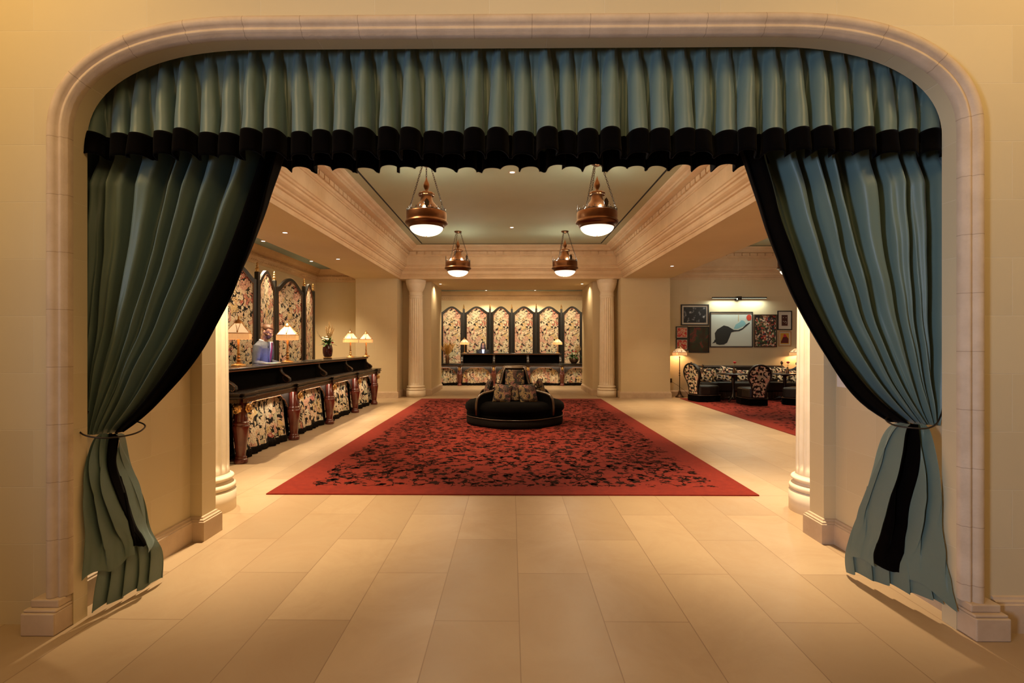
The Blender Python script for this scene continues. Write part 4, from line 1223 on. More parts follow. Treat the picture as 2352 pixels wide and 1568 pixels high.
# ------------------------------------------------------------------ soft goods helpers
def cushion(mb, w_, h, t, Mx, mat=0, puff=1.0, n=18):
    def f(sgn):
        def g(u, v):
            a, b_ = (u - .5) * 2, (v - .5) * 2
            k = max(0.0, (1 - abs(a) ** 2.6)) * max(0.0, (1 - abs(b_) ** 2.6))
            pin = 1 - .07 * (1 - abs(b_)) ** 1 * abs(a) ** 4 - 0
            x = a * w_ / 2 * (1 - .06 * (1 - b_ * b_) * abs(a)); z = b_ * h / 2 * (1 - .06 * (1 - a * a) * abs(b_))
            y = sgn * t / 2 * k ** .42
            return Vector((x, y, z))
        return g
    uvf = lambda u, v: (u * w_, v * h)
    mb.grid(f(-1), n, n, mat, uvfn=uvf, Mx=Mx)
    mb.grid(f(1), n, n, mat, uvfn=uvf, Mx=Mx, flip=True)
    return mb
def make_cushion(label, loc, w_, h, t, fab, rz=0, tilt=0, roll=0, group=None, piping='velvet'):
    root = thing('cushion', label, 'cushion', loc, rz, group)
    Mx = Matrix.Rotation(tilt, 4, 'X') @ Matrix.Rotation(roll, 4, 'Y')
    cushion(MB(), w_, h, t, Mx).build('cover', fab, root)
    a, b_ = w_ / 2, h / 2
    pts = []
    for i in range(40):
        q = 2 * PI * i / 40; c, s_ = math.cos(q), math.sin(q)
        e = .35
        x = math.copysign(abs(c) ** e, c) * a * .985; z = math.copysign(abs(s_) ** e, s_) * b_ * .985
        pts.append(Mx @ Vector((x, 0, z)))
    MB().tube(pts, .006, 5, closed=True).build('piping', piping, root)
    return root

# ------------------------------------------------------------------ round borne settee
CX_, CY_ = 0.07, 9.98
st = thing('round_settee', 'round black velvet settee with a tall centre back on the red carpet', 'sofa', (CX_, CY_, 0.013), 0)
def lobes(r, a, k=.05): return r * (1 - k * (0.5 + 0.5 * math.cos(4 * (a - PI / 4))) ** 2)
def lf(k): return lambda r, z, a: lobes(r, a, k)
MB().lathe([(0, .002), (.905, .002), (.915, .05), (.915, .13), (.90, .15), (.90, .16)], 96, fn=lf(.05), cap=False).build('base_fringe', 'fringe', st)
MB().lathe([(.89, .16), (.915, .17), (.915, .20), (.90, .215), (.90, .23), (.935, .27), (.945, .32), (.93, .37), (.88, .415), (.78, .44), (.6, .45), (.3, .44), (.0, .44)], 96, fn=lf(.09), cap=False).build('seat', 'velvet', st)
MB().tube([(lobes(.915, a, .05) * math.cos(a), lobes(.915, a, .05) * math.sin(a), .157) for a in [2 * PI * i / 96 for i in range(96)]], .008, 6, closed=True).build('piping', 'walnut', st)
# four fins: S-shaped wooden rails running from the cap down to the arms
RAIL = [(.235, 1.03), (.262, .99), (.285, .92), (.305, .84), (.335, .76), (.385, .69), (.45, .645), (.54, .615), (.64, .60), (.75, .585), (.83, .555), (.88, .50), (.90, .42), (.905, .33), (.90, .20)]
for k in range(4):
    a = (R(40), R(140), R(-140), R(-40))[k]
    Mx = Matrix.Rotation(a, 4, 'Z')
    # velvet web under the rail
    poly = [(.05, .30)] + [(.05, 1.02)] + RAIL + [(.80, .26)]
    fm = MB().prism(poly, -.035, .035, 0, Mx @ Matrix(((1, 0, 0, 0), (0, 0, 1, 0), (0, 1, 0, 0), (0, 0, 0, 1))))
    fn = fm.build('arm', 'velvet', st, bevel=.01)
    MB().tube([(r, 0, z + .004) for r, z in RAIL], [.020] * 6 + [.024] * 7 + [.022, .018], 10, 0, Mx, flat=1.0).build('arm_rail', 'walnut', fn)
# centre back between the fins
MB().lathe([(.34, .42), (.31, .60), (.27, .80), (.23, .95), (.205, 1.02), (.0, 1.03)], 48, cap=False, fn=lambda r, z, a: r * (1 - .06 * math.cos(4 * (a - PI / 4)))).build('back', 'velvet', st)
MB().lathe([(0, 1.02), (.215, 1.02), (.235, 1.03), (.24, 1.045), (.225, 1.052), (.215, 1.058), (.215, 1.066), (.205, 1.072), (0, 1.072)], 48, cap=False).build('top_cap', 'walnut', st)
# bolster strip of floral fabric up the front of the back, then the loose cushions
for k, lb in ((0, ''),):
    def strip(u, v):
        x = (u - .5) * .34 * (1 - .1 * v); z = .45 + .55 * v
        y = -(.40 - .17 * v) - .05 * math.cos(PI * (u - .5))
        return Vector((x, y, z))
    MB().grid(strip, 16, 20, uvfn=lambda u, v: (u * .34, v * .6)).build('back_panel', 'cushion_fab', st, solid=.04, sbias=1)
cg = 'floral cushions on the round settee'
make_cushion('square dark floral cushion at the left front of the round settee', (CX_ - .225, CY_ - .51, .60), .34, .36, .14, 'cushion_fab', R(-14), R(-16), R(4), cg)
make_cushion('square dark floral cushion at the right front of the round settee', (CX_ + .235, CY_ - .51, .60), .34, .36, .14, 'cushion_fab', R(14), R(-16), R(-5), cg)
make_cushion('dark floral cushion on the left side of the round settee', (CX_ - .50, CY_ + .0, .65), .38, .38, .14, 'cushion_fab', R(-82), R(-16), 0, cg)
make_cushion('dark floral cushion on the right side of the round settee', (CX_ + .50, CY_ + .0, .65), .38, .38, .14, 'cushion_fab', R(82), R(-16), 0, cg)

# ------------------------------------------------------------------ pendant lanterns
def chain(m, p0, p1, link=.042, r=.0038, mat=0):
    p0, p1 = Vector(p0), Vector(p1); d = p1 - p0; n = int(d.length / (link * .78)); z = d.normalized()
    x = z.orthogonal().normalized(); y = z.cross(x)
    for i in range(n):
        c = p0 + d * ((i + .5) / n); a = x if i % 2 else y
        pts = [c + a * (.011 * math.cos(t)) + z * (link / 2 * math.sin(t)) for t in [2 * PI * q / 10 for q in range(10)]]
        m.tube(pts, r, 5, mat, closed=True)
def pendant(label, loc, rz=0):
    t = thing('pendant_lamp', label, 'pendant lamp', loc, rz, 'bronze bowl pendants hanging on chains')
    Z = -ZC   # local heights are written as absolute ones
    z = lambda v: v - ZC
    MB().lathe([(0, z(4.12)), (.02, z(4.125)), (.05, z(4.14)), (.085, z(4.16)), (.09, z(4.18))], 20, cap=False).build('canopy', 'bronze', t)
    A0 = R(100)
    for k in range(3):
        a = A0 + k * 2 * PI / 3; c = MB()
        chain(c, (.275 * math.cos(a), .275 * math.sin(a), z(3.49)), (.065 * math.cos(a), .065 * math.sin(a), z(4.15)))
        c.build('chain', 'iron', t)
    MB().lathe([(.285, z(3.455)), (.293, z(3.45)), (.296, z(3.44)), (.296, z(3.36)), (.290, z(3.335)), (.292, z(3.325)), (.310, z(3.315)), (.316, z(3.30)), (.310, z(3.285)), (.290, z(3.275)), (.272, z(3.262)), (.262, z(3.245)), (.258, z(3.225)), (.247, z(3.222)), (.245, z(3.235))], 56, cap=False).build('collar', 'bronze', t)
    MB().lathe([(.248, z(3.235))] + [(.246 * math.cos(q), z(3.232) - .125 * math.sin(q)) for q in [PI / 2 * i / 12 for i in range(13)]], 48, cap=False).build('glass_bowl', 'bowl', t)
    MB().lathe([(0, z(3.092)), (.010, z(3.096)), (.012, z(3.104)), (.006, z(3.11))], 10, cap=False).build('bowl_knob', 'iron', t)
    MB().lathe([(.29, z(3.45)), (.24, z(3.46)), (.21, z(3.475)), (.19, z(3.50)), (.165, z(3.54)), (.13, z(3.58)), (.10, z(3.615)), (.085, z(3.66)), (.078, z(3.71)), (.09, z(3.725)), (.06, z(3.755)), (.035, z(3.77)), (.022, z(3.785)), (.028, z(3.80)), (.042, z(3.83)), (.045, z(3.86)), (.036, z(3.895)), (.018, z(3.93)), (.008, z(3.96)), (0, z(3.99))], 40, cap=False).build('dome', 'bronze', t)
    MB().lathe([(.07, z(3.75)), (.10, z(3.745)), (.118, z(3.725)), (.112, z(3.70))], 60, cap=False, fn=lambda r, zz, a: r * (1 + (.05 * math.cos(10 * a) if r > .09 else 0))).build('ruffle', 'bronze', t, solid=.004)
    # scrolled gallery with three upright palmettes
    g = MB(); n = 22
    for i in range(n):
        a = 2 * PI * i / n; sg = 1 if i % 2 else -1
        pts = []
        for q in range(13):
            tt = q / 12; rr = .028 * (1 - .62 * tt); an = sg * (tt * 4.2 - 1.2)
            u = rr * math.sin(an) * 1.0; w_ = .034 - rr * math.cos(an) * .9
            aa = a + u / .29
            pts.append((.29 * math.cos(aa), .29 * math.sin(aa), z(3.455) + w_ + .002))
        g.tube(pts, .0042, 5)
    g.tube([(.29 * math.cos(q), .29 * math.sin(q), z(3.46)) for q in [2 * PI * i / 40 for i in range(40)]], .005, 6, closed=True)
    g.build('scroll_gallery', 'iron', t)
    for k in range(3):
        a = A0 + PI / 3 + k * 2 * PI / 3
        poly = [(-.012, 0), (-.018, .02), (-.034, .04), (-.030, .055), (-.038, .075), (-.028, .09), (-.024, .108), (-.010, .118), (0, .132), (.010, .118), (.024, .108), (.028, .09), (.038, .075), (.030, .055), (.034, .04), (.018, .02), (.012, 0)]
        Mx = T(.292 * math.cos(a), .292 * math.sin(a), z(3.46), a + PI / 2) @ Matrix(((1, 0, 0, 0), (0, 0, 1, 0), (0, 1, 0, 0), (0, 0, 0, 1)))
        MB().prism(poly, -.003, .003, 0, Mx).build('palmette', 'iron', t)
    return t
pen = [(-1.255, 7.75, 0, 'near left bronze bowl pendant on three chains'), (1.275, 7.75, R(7), 'near right bronze bowl pendant on three chains'),
       (-1.262, 12.42, R(40), 'far left bronze bowl pendant on three chains'), (1.282, 12.42, R(12), 'far right bronze bowl pendant on three chains'),
       (6.62, 12.4, R(20), 'bronze bowl pendant over the lounge at the right, half behind the curtain')]
p0 = None
for x, y, rz, lb in pen:
    if p0 is None: p0 = pendant(lb, (x, y, ZC), rz)
    else: dup(p0, lb, (x, y, ZC), rz)
    light('POINT', (x, y, 3.0), 30, (1.0, .80, .56), .12)
    for k in range(3):
        a = rz + 2 * PI * k / 3 + .5
        light('POINT', (x + .20 * math.cos(a), y + .20 * math.sin(a), 3.53), 9, (.92, 1.0, .88), .03)

# ------------------------------------------------------------------ people
def head_mesh(m, c, yaw, pitch, s=1.0, female=False):
    """skull, jaw, nose, brow, ears, lips and neck stub as one merged surface; faces local -y"""
    Mx = T(c[0], c[1], c[2], yaw) @ Matrix.Rotation(pitch, 4, 'X') @ Matrix.Scale(s, 4)
    m.ball((0, .012, .035), (.076, .096, .090), 14, Mx=Mx)          # skull
    m.ball((0, -.022, -.035), (.060, .068, .075), 12, Mx=Mx)        # face
    m.ball((0, -.048, -.085), (.034 if not female else .028, .036, .028), 10, Mx=Mx)      # chin
    for e in (-1, 1):
        m.ball((e * .043, -.020, -.060), (.022, .045, .034), 8, Mx=Mx)   # jaw
        m.ball((e * .038, -.062, -.018), (.022, .022, .018), 8, Mx=Mx)   # cheek
        m.ball((e * .030, -.078, .022), (.026, .014, .009), 8, Mx=Mx)    # brow
        m.ball((e * .077, .012, -.012), (.009, .018, .030), 8, Mx=Mx)    # ear
    m.tube([(0, -.082, .018), (0, -.092, .0), (0, -.106, -.022), (0, -.098, -.033)], [.008, .010, .013, .010], 8, Mx=Mx)
    for e in (-1, 1): m.ball((e * .011, -.094, -.031), (.008, .010, .007), 6, Mx=Mx)
    m.ball((0, -.084, -.056), (.022, .010, .0055), 8, Mx=Mx); m.ball((0, -.082, -.066), (.018, .011, .007), 8, Mx=Mx)
    return Mx
def hand(m, wrist, d, up, s=1.0, curl=.5, side=1):
    """palm, four bent fingers of different length and a thumb from the side of the palm"""
    d = Vector(d).normalized(); up = Vector(up); up = (up - d * up.dot(d)).normalized(); lat = d.cross(up) * side
    w = Vector(wrist)
    m.tube([w - d * .01, w + d * .03, w + d * .06, w + d * .085], [.022 * s, .030 * s, .034 * s, .030 * s], 10, flat=.5)
    for k, (o, L) in enumerate(((-.027, .068), (-.009, .078), (.009, .073), (.026, .058))):
        p = w + d * .083 + lat * o * s; pts = [p - d * .02]; dd = d.copy()
        for q in range(3):
            pts.append(pts[-1] + dd * (L / 3 + (.02 if q == 0 else 0)))
            dd = (dd - up * curl * .5).normalized()
        pts.append(pts[-1] + dd * .008)
        m.tube(pts, [.0085 * s, .0085 * s, .0078 * s, .007 * s, .004], 8)
    p = w + d * .02 - lat * .026 * s
    m.tube([p, p - lat * .022 + d * .024, p - lat * .032 + d * .050 - up * .006, p - lat * .030 + d * .070 - up * .012], [.013 * s, .0105 * s, .009 * s, .006 * s], 8)

def face_bits(root_head, Mx, hairm, female):
    e_ = MB()
    for e in (-1, 1):
        e_.ball((e * .029, -.080, .004), (.011, .007, .0045), 6, Mx=Mx)
    e_.build('eyes', 'eye', root_head)
    b = MB()
    for e in (-1, 1): b.tube([(e * .014, -.094, .020), (e * .030, -.093, .026), (e * .046, -.080, .022)], [.003, .0042, .002], 6, Mx=Mx)
    b.build('eyebrows', hairm, root_head)
    MB().ball((0, -.091, -.061), (.021, .0055, .006), 8, Mx=Mx).build('mouth', 'lip', root_head)

def torso_loft(m, rings, n=28):
    vs = []; fs = []
    for (cx, cy, cz, ax, ay, tw, lean) in rings:
        for i in range(n):
            a = 2 * PI * i / n; x, y = ax * math.cos(a), ay * math.sin(a)
            e = 0.82; x = math.copysign(abs(math.cos(a)) ** e, math.cos(a)) * ax; y = math.copysign(abs(math.sin(a)) ** e, math.sin(a)) * ay
            vs.append((cx + x * math.cos(tw) - y * math.sin(tw), cy + x * math.sin(tw) + y * math.cos(tw), cz + lean * y))
    for j in range(len(rings) - 1):
        for i in range(n):
            k = (i + 1) % n; fs.append((j * n + i, j * n + k, (j + 1) * n + k, (j + 1) * n + i))
    fs.append(tuple(range(n))[::-1]); fs.append(tuple((len(rings) - 1) * n + i for i in range(n)))
    return m.add(vs, fs, 0, True)

def person(label, loc, rz, H, suit, hairm, female, pitch, hyaw, bend):
    """stands facing local -y, looking down at the desk with both forearms forward"""
    k = H / 1.80
    root = thing('person', label, 'person', loc, rz)
    f = lambda z: z * k
    sw = .205 if not female else .172
    # body: legs, pelvis, chest, neck, head, arms and hands merged into one skin surface
    m = MB()
    by = -bend                                           # chest shifts forward when bending
    for e in (-1, 1):
        m.tube([(e * .09, 0, f(.05)), (e * .09, .01, f(.28)), (e * .095, 0, f(.50)), (e * .10, .01, f(.75)), (e * .095, .01, f(.95))], [.042, .055, .055, .078, .09], 12)
        m.tube([(e * .10, .07, f(.04)), (e * .10, -.05, f(.045)), (e * .10, -.15, f(.035))], [.035, .042, .03], 10, flat=.8)
    torso_loft(m, [(0, 0, f(.88), .15, .10, 0, 0), (0, by * .3, f(1.05), .14, .095, 0, 0), (0, by * .7, f(1.25), .165, .11, 0, 0), (0, by, f(1.40), .17, .10, 0, 0), (0, by * 1.05, f(1.475), .09, .07, 0, 0)])
    hc = (0, by * 1.25 - .045, f(1.655) - bend * .25)
    m.tube([(0, by * 1.0 + .005, f(1.42)), (0, by * 1.1 + .0, f(1.50)), (hc[0], hc[1] + .03, hc[2] - .05)], [.066, .057, .058] if not female else [.052, .046, .048], 14)
    sh = [(e * sw, by, f(1.40)) for e in (-1, 1)]
    arms = []
    for e, s_ in zip((-1, 1), sh):
        el = (e * (sw + .055), by + .03 - .02, f(1.13)); wr = (e * .16, by - .27, f(1.075))
        arms.append((s_, el, wr))
        m.tube([s_, el, wr], [.050, .040, .026], 12)
        hand(m, wr, (-e * .12, -1, -.10), (0, 0, 1), .95 if not female else .85, .45, e)
    Mx = head_mesh(m, hc, hyaw, pitch, 1.0 if not female else .92, female)
    body = m.build('body', 'skin', root, remesh=.0075)
    face_bits(body, Mx, hairm, female)
    # jacket
    j = MB()
    torso_loft(j, [(0, .01, f(.80), .185, .135, 0, 0), (0, .005, f(.90), .180, .132, 0, 0), (0, by * .4, f(1.08), .165, .122, 0, 0), (0, by * .8, f(1.26), .192, .135, 0, 0), (0, by, f(1.37), .205, .128, 0, 0),
                   (0, by * 1.0, f(1.43), .185 if not female else .16, .110, 0, .1), (0, by * 1.03, f(1.468), .125, .088, 0, .15), (0, by * 1.05, f(1.49), .075, .070, 0, .2)])
    for s_, el, wr in arms:
        e = 1 if s_[0] > 0 else -1
        a = Vector(s_); b_ = Vector(el); c = Vector(wr)
        j.tube([a + Vector((-e * .05, 0, .012)), a + Vector((-.0 * e, 0, -.01)), a.lerp(b_, .35), a.lerp(b_, .75), b_, b_.lerp(c, .3), b_.lerp(c, .6), b_.lerp(c, .93)],
               [.060, .074, .070, .062, .060, .056, .050, .044], 14)
    jk = j.build('jacket', suit, root, remesh=.010)
    # shirt front, tie and lapels laid on the chest
    zt, zb_ = f(1.475), f(1.14)
    def chest_y(x, z):
        t = (z - f(1.08)) / (f(1.43) - f(1.08)); t = max(0, min(1, t))
        ay = .122 + .010 * t - .018 * max(0, t - .8) * 5 * .6; ax = .19
        return by * (.4 + .6 * t) - ay * math.sqrt(max(.05, 1 - (x / ax) ** 2)) - .010
    sp = MB()
    def shf(u, v):
        z = zt - (zt - zb_) * v; wd = .058 * (1 - v) ** .8 + .001; x = (u - .5) * 2 * wd
        return Vector((x, chest_y(x, z) - .002, z))
    sp.grid(shf, 8, 14); sp.build('shirt', 'shirt', root, solid=.006)
    if not female:
        tp = MB()
        def tf(u, v):
            z = zt - .012 - (zt - zb_ + .0) * v; wd = (.016 if v < .08 else .012 + .022 * v) ; wd = min(wd, .058 * (1 - v) ** .8 + .004); x = (u - .5) * 2 * wd
            return Vector((x, chest_y(x, z) - .014, z))
        tp.grid(tf, 4, 16); tp.build('tie', 'tie', root, solid=.006)
    cl = MB()
    cl.tube([(.05 * math.cos(a) * 1.1, by * 1.05 + .012 + .062 * math.sin(a), f(1.497) + .012 * math.sin(a)) for a in [R(-78 + 336 * i / 20 + 0) for i in range(20)]], .008, 8, flat=1.6)
    cl.build('collar', 'shirt', root)
    lp = MB()
    for e in (-1, 1):
        def lf_(u, v, e=e):
            z = f(1.48) - (f(1.48) - zb_ + .01) * v
            inner = .052 * (1 - v) ** .8; wd = .052 * math.sin(PI * min(1, v * .9 + .10)) ** .6
            if .26 < v < .32: wd *= .75
            x = e * (inner + wd * u)
            return Vector((x, chest_y(x, z) - .006 - .006 * math.sin(PI * u), z))
        lp.grid(lf_, 6, 26)
    lp.build('lapels', suit, root, solid=.006)
    # hair
    hm = MB()
    if not female:
        def hf(d):
            k_ = 1.0
            f_ = max(0, min(1, (-.15 - d.y) * 3)) * max(0, min(1, (.55 - d.z) * 4)); k_ -= .24 * f_
            k_ -= .16 * max(0, min(1, (-.1 - d.z) * 4))
            return k_ + .04 * noise.noise(d * 6) + .10 * max(0, d.z - .2) * max(0, .6 - d.y)
        hm.ball((0, .016, .042), (.082, .102, .090), 18, Mx=Mx, fn=hf)
        hm.build('hair', hairm, body)
        bd = MB()
        def bf(u, v):
            a = R(-92 + 184 * u); x = .071 * math.sin(a); y = -.020 - .074 * math.cos(a)
            z = -.043 - .066 * v + .030 * abs(math.sin(a)) ** 2
            q = 1 - .35 * v ** 2
            return Vector((x * q, (y + .022) * (q + .08) - .026, z - .002))
        bd.grid(bf, 24, 8, Mx=Mx); bd.build('beard', hairm, body, solid=.004)
    else:
        def hf(d):
            k_ = 1.0
            if d.y < -.45 and abs(d.x) < .55 and d.z < .55: k_ = .72
            return k_ + .04 * noise.noise(d * 5)
        hm.ball((0, .026, .040), (.088, .104, .096), 18, Mx=Mx, fn=hf)
        for e in (-1, 1):
            hm.tube([(e * .060, -.052, .075), (e * .078, -.030, .02), (e * .080, -.022, -.06), (e * .086, -.025, -.14), (e * .080, -.045, -.20), (e * .062, -.060, -.24)], [.020, .024, .027, .030, .026, .010], 10, Mx=Mx)
        hm.tube([(0, .09, .05), (0, .105, -.04), (0, .10, -.14), (0, .09, -.23)], [.06, .075, .08, .04], 12, Mx=Mx)
        hm.build('hair', hairm, body, remesh=.009)
    tr = MB()
    for e in (-1, 1): tr.tube([(e * .10, .0, f(.06)), (e * .10, .01, f(.45)), (e * .095, .0, f(.86))], [.085, .088, .100], 14)
    tr.build('trousers', suit, root)
    so = MB()
    for e in (-1, 1): so.tube([(e * .10, .09, f(.045)), (e * .10, -.03, f(.05)), (e * .10, -.18, f(.035))], [.042, .050, .034], 10, flat=.85)
    so.build('shoes', 'leather', root)
    return root
person('person in a grey-blue suit with short brown hair, looking down behind the left desk', (-4.34, 8.98, 0), R(88), 1.88, 'suit', 'hair_brown', False, R(30), R(0), .07)
person('person with long dark hair and a dark jacket behind the far desk', (-1.06, 19.74, 0), R(6), 1.595, 'black_suit', 'hair_black', True, R(14), R(0), .05)
light('AREA', (-3.98, 8.80, 1.22), 1.8, (.36, .40, 1.0), .25, (R(140), 0, R(75)), size_y=.3)
light('AREA', (-1.06, 19.42, 1.22), .9, (.55, .65, 1.0), .25, (R(150), 0, 0), size_y=.3)  # no screen stands here, fill added for the face
# low monitor behind the left ledge; both face lights above are added fill
t = thing('computer_monitor', 'slim computer monitor set low behind the left desk in front of the man', 'computer', (-3.98, 8.70, .895), R(80))
MB().box(-.20, .20, -.008, .008, .04, .26).build('casing', 'iron', t, bevel=.004); MB().box(-.19, .19, .008, .010, .05, .25).build('screen', 'screen_glow', t)
MB().box(-.08, .08, -.06, .06, 0, .01).box(-.02, .02, -.008, .008, .01, .05).build('stand', 'iron', t)
# flat desk pads on the ledge
pads = None
for x, y, lb in ((-3.80, 8.25, 'dark leather desk pad on the left desk in front of the man'), (-3.78, 9.9, 'dark leather desk pad on the left desk beyond the second lamp')):
    o = MB().box(-.10, .10, -.22, .22, 0, .008).build('desk_pad', 'leather', loc=(x, y, 1.19), bevel=.002); tag(o, lb, 'desk pad', 'desk pads on the left desk')
o = MB().box(-.09, .09, -.13, .13, 0, .003).build('notepad', 'paper', loc=(-3.80, 8.25, 1.198)); tag(o, 'cream note paper on the desk pad in front of the man', 'paper')

# ------------------------------------------------------------------ flowers and vases
def plume(m, base, d, L, w_, seed, n=90, droop=.2):
    rnd = random.Random(seed); d = Vector(d).normalized(); side = d.orthogonal().normalized(); s2 = d.cross(side)
    b = Vector(base)
    def ax(t): return b + d * (L * t) + Vector((d.x, d.y, -.3)) * (droop * L * t * t)
    for i in range(n):
        t = .25 + .75 * i / n; p = ax(t); a = rnd.uniform(0, 2 * PI)
        o = (side * math.cos(a) + s2 * math.sin(a)); r = w_ * math.sin(PI * min(1, (t - .2) / .8) ** .8 * .95 + .05) + .006
        tip = p + o * r * rnd.uniform(.6, 1.1) + d * (.045 + .02 * rnd.random())
        q = o.cross(d).normalized() * .0035
        m.add([p - q, p + q, tip + q * .4, tip - q * .4], [(0, 1, 2, 3)])
    m.tube([ax(0), ax(.3), ax(.6), ax(.95)], [.003, .0025, .002, .001], 4)
def leaf_blade(m, p, d, L, w_, seed=0):
    d = Vector(d).normalized(); s_ = d.cross(Vector((0, 0, 1)));
    if s_.length < .1: s_ = Vector((1, 0, 0))
    s_.normalize(); up = s_.cross(d)
    vs = []; n = 5
    for i in range(n + 1):
        t = i / n; c = Vector(p) + d * (L * t) - Vector((0, 0, 1)) * (.35 * L * t * t); ww = w_ * math.sin(PI * (t * .9 + .07)) ** .8
        vs += [c - s_ * ww + up * ww * .25, c, c + s_ * ww + up * ww * .25]
    fs = []
    for i in range(n):
        for k in (0, 1): fs.append((i * 3 + k, i * 3 + k + 1, i * 3 + k + 4, i * 3 + k + 3))
    m.add(vs, fs, 0, True)
def bloom(m, c, r, seed):
    rnd = random.Random(seed)
    m.ball(c, r * .55, 6)
    for k in range(12):
        a = k * 2.4; el = .2 + .07 * k
        d = Vector((math.cos(a) * math.cos(el), math.sin(a) * math.cos(el), math.sin(el)))
        m.ball(Vector(c) + d * r * .55, (r * .42, r * .42, r * .32), 5)
# big arrangement on the left desk
t = thing('flower_vase', 'dark ruby glass vase with white blooms and pampas on the left desk', 'vase', (-3.89, 11.05, 1.19), 0)
MB().lathe([(.085, 0), (.085, .018), (.10, .02), (.10, .028), (0, .028)], 24).build('tray', 'gold', t)
MB().lathe([(0, .030), (.06, .030), (.085, .06), (.098, .12), (.102, .19), (.095, .25), (.082, .285), (.086, .30), (.080, .30), (.076, .28)], 28, fn=lambda r, z, a: r * (1 + .03 * math.cos(12 * a)), cap=False).build('vase', 'ruby_glass', t)
m = MB(); rnd = random.Random(3)
for k in range(60):
    a = rnd.uniform(0, 2 * PI); el = rnd.uniform(.15, 1.2)
    leaf_blade(m, (.03 * math.cos(a), .03 * math.sin(a), .28 + rnd.uniform(0, .09)), (math.cos(a) * math.cos(el), math.sin(a) * math.cos(el), math.sin(el)), rnd.uniform(.10, .20), rnd.uniform(.012, .028))
m.build('foliage', 'leaf', t)
for k, (x, y, z, r) in enumerate([(-.03, -.10, .42, .030), (-.07, -.08, .44, .026), (.03, -.11, .40, .040), (.0, -.07, .46, .026), (.12, -.05, .34, .030), (-.1, -.04, .40, .022)]):
    b = MB(); bloom(b, (x, y, z), r, k); b.build('bloom', 'bloom_white' if k != 4 else 'bloom_red', t)
for k, (dx, dy, L) in enumerate([(.05, 0, .52), (.18, .05, .44), (.02, .15, .48), (.30, 0, .36), (-.1, .1, .40)]):
    b = MB(); plume(b, (0, 0, .28), (dx, dy, 1), L, .035, k, 110); b.build('pampas_plume', 'pampas', t)
b = MB()
for k in range(5):
    b.tube([(0, 0, .28), (-.12 - .02 * k, -.03, .42 + .03 * k), (-.22 - .02 * k, -.02 + .02 * k, .50 + .06 * k)], [.003, .002, .001], 5)
b.build('twigs', 'walnut', t)
# wheat-coloured grasses on the far desk
t = thing('dried_grass_vase', 'amber glass vase of golden dried grasses at the left end of the far desk', 'vase', (-2.33, 19.12, .80), 0)
MB().lathe([(0, 0), (.065, 0), (.070, .01), (.072, .20), (.078, .285), (.072, .285), (.066, .2), (.060, .02)], 24, cap=False).build('vase', 'amber_glass', t)
for k in range(30):
    a = k * 2.4; r = .12 + .38 * ((k * 7) % 30) / 30
    b = MB(); plume(b, (0, 0, .20), (r * math.cos(a), r * math.sin(a), .9), .48 + .14 * ((k * 3) % 5) / 5, .042, k + 40, 90, .1); b.build('grass_plume', 'wheat', t)
t = thing('flower_basket', 'wicker bowl of red blooms, leaves and dried stems at the right of the far desk', 'flower basket', (2.30, 19.12, .80), 0)
MB().lathe([(0, 0), (.09, 0), (.14, .05), (.17, .12), (.17, .19), (.15, .20)], 28, cap=False).build('bowl', 'wicker', t)
m = MB(); rnd = random.Random(9)
for k in range(90):
    a = rnd.uniform(0, 2 * PI); el = rnd.uniform(.1, 1.3)
    leaf_blade(m, (.07 * math.cos(a), .07 * math.sin(a), .18 + rnd.uniform(0, .1)), (math.cos(a) * math.cos(el), math.sin(a) * math.cos(el), math.sin(el)), rnd.uniform(.12, .30), rnd.uniform(.012, .026))
m.build('foliage', 'leaf', t)
for k in range(7):
    a = k * 2.4; b = MB(); bloom(b, (.12 * math.cos(a) - .05, .08 * math.sin(a) - .08, .33 + .05 * (k % 3)), .036, k); b.build('bloom', 'bloom_red' if k % 3 else 'bloom_white', t)
for k in range(7):
    b = MB(); plume(b, (.02, 0, .2), (.10 + .08 * k, .05, 1), .55 - .03 * k, .035, k + 70, 90); b.build('dried_plume', 'pampas', t)

